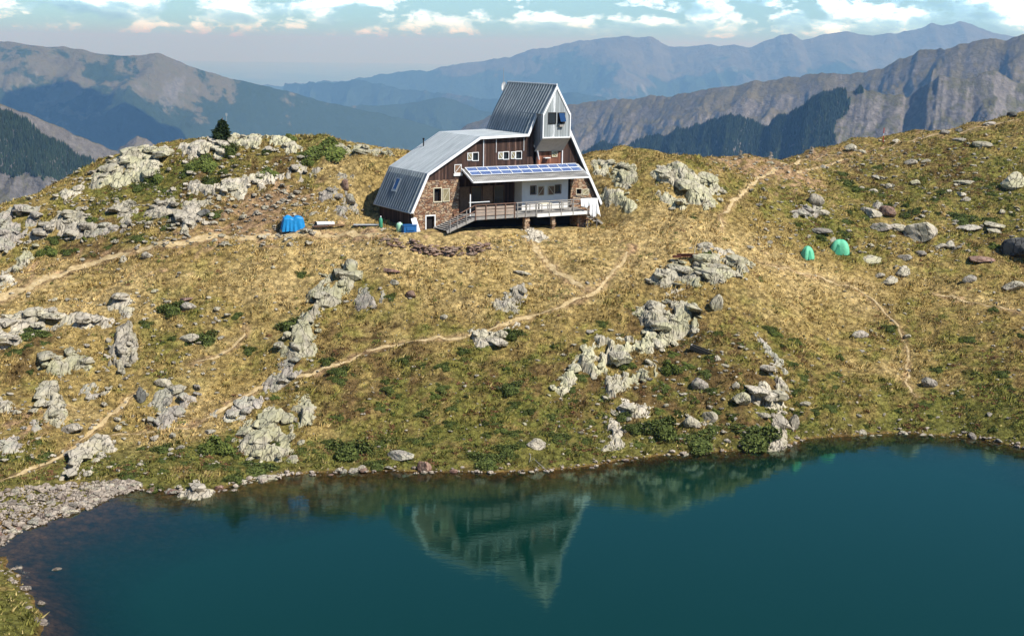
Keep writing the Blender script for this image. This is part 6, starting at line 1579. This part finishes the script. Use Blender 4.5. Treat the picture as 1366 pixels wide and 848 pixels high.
# conifers of the two nearer forests, one mass of trees each
def forest(name, seed, n, hgt, label, pxr, margin):
    X, Y, Z = MH[seed]; rs = np.random.RandomState(seed); a, b = X.shape
    i = rs.randint(25, a-1, n); j = rs.randint(0, b-1, n); u = rs.rand(n); v = rs.rand(n)
    def bl(A): return A[i, j]*(1-u)*(1-v)+A[i+1, j]*u*(1-v)+A[i, j+1]*(1-u)*v+A[i+1, j+1]*u*v
    P = np.stack([bl(X), bl(Y), bl(Z)], -1); zr_ = Z[29][j]; yr_ = Y[29][j]
    px, py, k = proj(P)
    m = (px > pxr[0]) & (px < pxr[1]) & (py > 60) & (py < 300) & (P[:, 2] < zr_-margin*(1+1.2*fbm(P[:, 0]/120, P[:, 1]/120, 3, seed))+1) & (fbm(P[:, 0]/110, P[:, 1]/110, 4, seed+2) < .42)
    if margin: m &= (py < 232+.25*np.clip(px, 0, 200)+30*fbm(P[:, 0]/90, P[:, 1]/90, 3, 5))
    if pxr[2] is not None: m &= px < pxr[2]+(P[:, 2]+150)*.35+60*fbm(P[:, 0]/140, P[:, 1]/140, 3, seed+7)
    P = P[m]; n = len(P); h = hgt*(.55+.7*rs.rand(n)); r = h*.24
    an = rs.rand(n)*6.28; V = np.zeros((n, 6, 3))
    for q_ in range(5): V[:, q_] = P+np.stack([np.cos(an+q_*1.2566)*r, np.sin(an+q_*1.2566)*r, -1+0*r], -1)
    V[:, 5] = P+np.stack([0*r, 0*r, h], -1)
    T = np.array([[0, 1, 5], [1, 2, 5], [2, 3, 5], [3, 4, 5], [4, 0, 5]]); Fc = (np.arange(n)[:, None, None]*6+T[None]).reshape(-1, 3)
    c = np.array([.022, .036, .018])*(.5+1.1*rs.rand(n))[:, None]+np.array([.01, .006, 0])*rs.rand(n)[:, None]
    link(name, mesh_np(name, V.reshape(-1, 3), Fc, M_CONIF, False, np.repeat(c, 6, 0)), kind='stuff', label=label)
    print('forest', n)
M_CONIF, nt, b = mat('far_conifers'); ca = N(nt, 'ShaderNodeVertexColor', layer_name='Col'); nt.links.new(ca.outputs[0], b.inputs['Base Color']); b.inputs['Specular IOR Level'].default_value = 0
forest('conifer_forest', 241, 330000, 10.5, 'dark conifer forest on the spur right of the hut tower', (600, 1240, 1120), 0)
forest('conifer_forest', 271, 200000, 8, 'dark conifer forest on the slope at the far left', (-100, 330, None), 22)

# valley floor and plain: one sheet out to the horizon
rr = np.r_[np.linspace(120, 400, 12), np.geomspace(450, 91000, 90)]; aa = np.linspace(0, 2*PI, 241)
RR, AA = np.meshgrid(rr, aa)
X = RR*np.cos(AA); Y = RR*np.sin(AA)+40
Z = -60-1180*sstep(RR, 150, 3500)+fbm(X/2500, Y/2500, 4, 7)*70*sstep(RR, 600, 4000)+20
Z = np.where(Y < 0, np.maximum(Z, -60), Z)
keepm = (Y < 92000) & (Y > -5500) & (np.abs(X) < 69000)
Y = np.clip(Y, -5500, 92500); X = np.clip(X, -69000, 69000)
Z = np.clip(Z, -1360, 10)
a_, b_ = X.shape; id2 = np.arange(a_*b_).reshape(a_, b_)
Q = np.stack([id2[:-1, :-1], id2[:-1, 1:], id2[1:, 1:], id2[1:, :-1]], -1).reshape(-1, 4)
M_P = far_mat('plain_fields', (.03, .05, .03), (.13, .13, .07), (.2, .18, .15), -1225, 60, .2, .35, .0)
link('valley_ground', mesh_np('valley_ground', np.stack([X, Y, Z], -1).reshape(-1, 3), Q, M_P, True), kind='structure', label='hazy valley floor and plain reaching the horizon')

# out-of-view cumulus above the haze, put there to shade the moorland mountain
cm, nt, b = mat('cloud_white'); b.inputs['Base Color'].default_value = (.92, .93, .95, 1); b.inputs['Roughness'].default_value = 1
rc = random.Random(5); V = []; Fc = []; off = 0
pc = bpy.data.meshes.new('puff'); bm = bmesh.new(); bmesh.ops.create_icosphere(bm, subdivisions=4, radius=1); bm.to_mesh(pc); bm.free()
pvv = np.array([v.co[:] for v in pc.vertices]); pff = np.array([f.vertices[:] for f in pc.polygons])
for k in range(22):
    r = rc.uniform(110, 230); u_ = rc.gauss(0, 1)*.9; c = np.array([u_*420+rc.gauss(0, 1)*120, -u_*330+rc.gauss(0, 1)*200, rc.uniform(0, 120)])
    v = pvv*(r*(1+.22*fbm(pvv[:, 0]*3+k, pvv[:, 1]*3+pvv[:, 2]*2, 4, k)))[:, None]; v[:, 2] = np.where(v[:, 2] < 0, v[:, 2]*.25, v[:, 2]*.8)
    V.append(v+c); Fc.append(pff+off); off += len(v)
link('cloud', mesh_np('cloud', np.concatenate(V), np.concatenate(Fc), cm, True), loc=(-650, 5950, 1500), label='white cumulus cloud drifting high over the moorland mountain', cat='cloud')

print('mountain top', {k: float(v[2].max()) for k, v in MH.items()})
# ================================================================== SKY, SUN, HAZE, CAMERA
SUN_EL = R(47); SUN_AZ = R(-33)    # azimuth measured from +X towards +Y
ts = Vector((math.cos(SUN_EL)*math.cos(SUN_AZ), math.cos(SUN_EL)*math.sin(SUN_AZ), math.sin(SUN_EL)))
sl = bpy.data.lights.new('sun', 'SUN'); sl.energy = 5.0; sl.angle = R(.53); sl.color = (1, .97, .92)
so = bpy.data.objects.new('sun', sl); COL.objects.link(so); so.rotation_euler = ts.to_track_quat('Z', 'Y').to_euler(); so.location = (60, -30, 90)

w = bpy.data.worlds.new('World'); S.world = w; w.use_nodes = True; nt = w.node_tree; nt.nodes.clear()
out = N(nt, 'ShaderNodeOutputWorld'); bg = N(nt, 'ShaderNodeBackground'); bg.inputs['Strength'].default_value = .060
sky = N(nt, 'ShaderNodeTexSky'); sky.sky_type = 'NISHITA'; sky.sun_disc = False; sky.sun_elevation = SUN_EL
sky.sun_rotation = math.atan2(ts.x, ts.y); sky.altitude = 2200; sky.air_density = 1.0; sky.dust_density = .3; sky.ozone_density = 2.0
tc = N(nt, 'ShaderNodeTexCoord'); sp = N(nt, 'ShaderNodeSeparateXYZ'); nt.links.new(tc.outputs['Generated'], sp.inputs[0])
az = mth(nt, 'DIVIDE', sp.outputs[0], mth(nt, 'MAXIMUM', sp.outputs[1], .05)); el = mth(nt, 'DIVIDE', sp.outputs[2], mth(nt, 'MAXIMUM', sp.outputs[1], .05))
cv = N(nt, 'ShaderNodeCombineXYZ'); nt.links.new(az, cv.inputs[0]); nt.links.new(mth(nt, 'MULTIPLY', el, 2.2), cv.inputs[1])
n1 = noise(nt, cv.outputs[0], 22, 7, .6, .2); n2 = noise(nt, cv.outputs[0], 62, 8, .62)
def px2d(x, y):
    d = ray(x, y); return d[0]/d[1], d[2]/d[1]
dens = None; under = None
for x, y, wx, hy, s in [(148, 6, 75, 15, 1), (95, -6, 60, 14, .9), (322, 14, 60, 12, 1), (432, 24, 30, 7, .7), (440, 6, 70, 12, .6), (590, 29, 110, 8, .45), (30, 8, 25, 5, .3), (735, 30, 60, 9, .9), (830, 33, 80, 9, .8), (940, 12, 34, 16, .85), (940, 34, 60, 9, .8), (1010, -10, 40, 10, .7),
                        (1056, 26, 26, 12, 1), (1105, 12, 22, 12, .6), (1110, 34, 30, 14, .7), (1190, 26, 70, 13, 1), (1250, 10, 40, 18, .6), (1330, 14, 70, 28, 1.1), (1366, 40, 60, 12, 1), (1230, -12, 60, 14, .7), (700, -30, 500, 18, .35), (250, 36, 200, 4, .25), (1480, 0, 100, 40, 1), (-100, 10, 90, 18, .8)]:
    a0, e0 = px2d(x, y)
    u = mth(nt, 'DIVIDE', mth(nt, 'SUBTRACT', az, a0), wx/F); vv = mth(nt, 'DIVIDE', mth(nt, 'SUBTRACT', el, e0), hy*1.35/F)
    d2 = mth(nt, 'ADD', mth(nt, 'MULTIPLY', u, u), mth(nt, 'MULTIPLY', vv, vv))
    k = mth(nt, 'MULTIPLY', mth(nt, 'SUBTRACT', 1.0, mth(nt, 'MULTIPLY', d2, .6)), s)
    ub = mth(nt, 'MULTIPLY', mth(nt, 'MAXIMUM', k, 0.0), vv)
    dens = k if dens is None else mth(nt, 'MAXIMUM', dens, k)
    under = ub if under is None else mth(nt, 'ADD', under, ub)
dn = mth(nt, 'ADD', dens, mth(nt, 'MULTIPLY', mth(nt, 'SUBTRACT', n1, .5), 3.6))
dn = mth(nt, 'ADD', dn, mth(nt, 'MULTIPLY', mth(nt, 'SUBTRACT', n2, .5), 3.2))
alpha = ramp(nt, dn, [(.10, 0.0), (.40, .6), (.8, .98)])
# sunlit tops, grey bases
tone = ramp(nt, mth(nt, 'ADD', mth(nt, 'MULTIPLY', under, .55), mth(nt, 'ADD', mth(nt, 'MULTIPLY', mth(nt, 'SUBTRACT', n1, .5), 2.2), .5)), [(.10, (4.4, 8.8, 13.5)), (.42, (8.0, 14.8, 22.5)), (.64, (20, 27, 37))])
skc = mix(nt, alpha, mix(nt, 1.0, sky.outputs[0], ramp(nt, mth(nt, 'MULTIPLY', el, 10.0), [(.0, (.55, 1.22, 1.9)), (.18, (.72, 1.30, 1.85)), (.45, (1.05, 1.45, 1.72)), (1.0, (.98, 1.45, 1.78))]), 'MULTIPLY'), tone)
nt.links.new(skc, bg.inputs[0]); nt.links.new(bg.outputs[0], out.inputs[0])

# the air: one closed box of thin haze
m = bpy.data.materials.new('haze_air'); m.use_nodes = True; nt = m.node_tree; nt.nodes.clear()
out = N(nt, 'ShaderNodeOutputMaterial'); pv = N(nt, 'ShaderNodeVolumePrincipled')
pv.inputs['Color'].default_value = (.27, .56, 1, 1); pv.inputs['Density'].default_value = HAZE; pv.inputs['Anisotropy'].default_value = .1
pv.inputs['Absorption Color'].default_value = (1, 1, 1, 1)
nt.links.new(pv.outputs[0], out.inputs['Volume'])
try: m.cycles.homogeneous_volume = True
except Exception: pass
MB().box(-70000, 70000, -6000, 93000, -1420, HAZE_TOP).build('haze', m, kind='stuff', label='thin blue air between the hut and the far ranges')

cam = bpy.data.cameras.new('camera'); co = bpy.data.objects.new('camera', cam); COL.objects.link(co); S.camera = co
cam.sensor_width = 36; cam.lens = 36*F/1366; cam.clip_end = 200000; cam.clip_start = .5
from mathutils import Matrix
mw = Matrix.Identity(4)
for i in range(3):
    mw[i][0] = RT[i]; mw[i][1] = UP[i]; mw[i][2] = -FWD[i]; mw[i][3] = CAM[i]
co.matrix_world = mw
S.render.resolution_x = 1024; S.render.resolution_y = 635
S.view_settings.view_transform = 'Standard'; S.view_settings.look = 'None'; S.view_settings.exposure = .42; S.view_settings.gamma = 1
try: S.view_settings.use_curve_mapping = False
except Exception: pass
S.render.engine = 'CYCLES'; S.cycles.use_denoising = True
try:
    S.cycles.denoiser = 'OPENIMAGEDENOISE'; S.cycles.denoising_input_passes = 'RGB_ALBEDO_NORMAL'; S.cycles.denoising_prefilter = 'ACCURATE'
except Exception: pass
S.cycles.max_bounces = 6; S.cycles.diffuse_bounces = 2; S.cycles.glossy_bounces = 3; S.cycles.transparent_max_bounces = 12; S.cycles.volume_bounces = 0
S.cycles.caustics_reflective = False; S.cycles.caustics_refractive = False
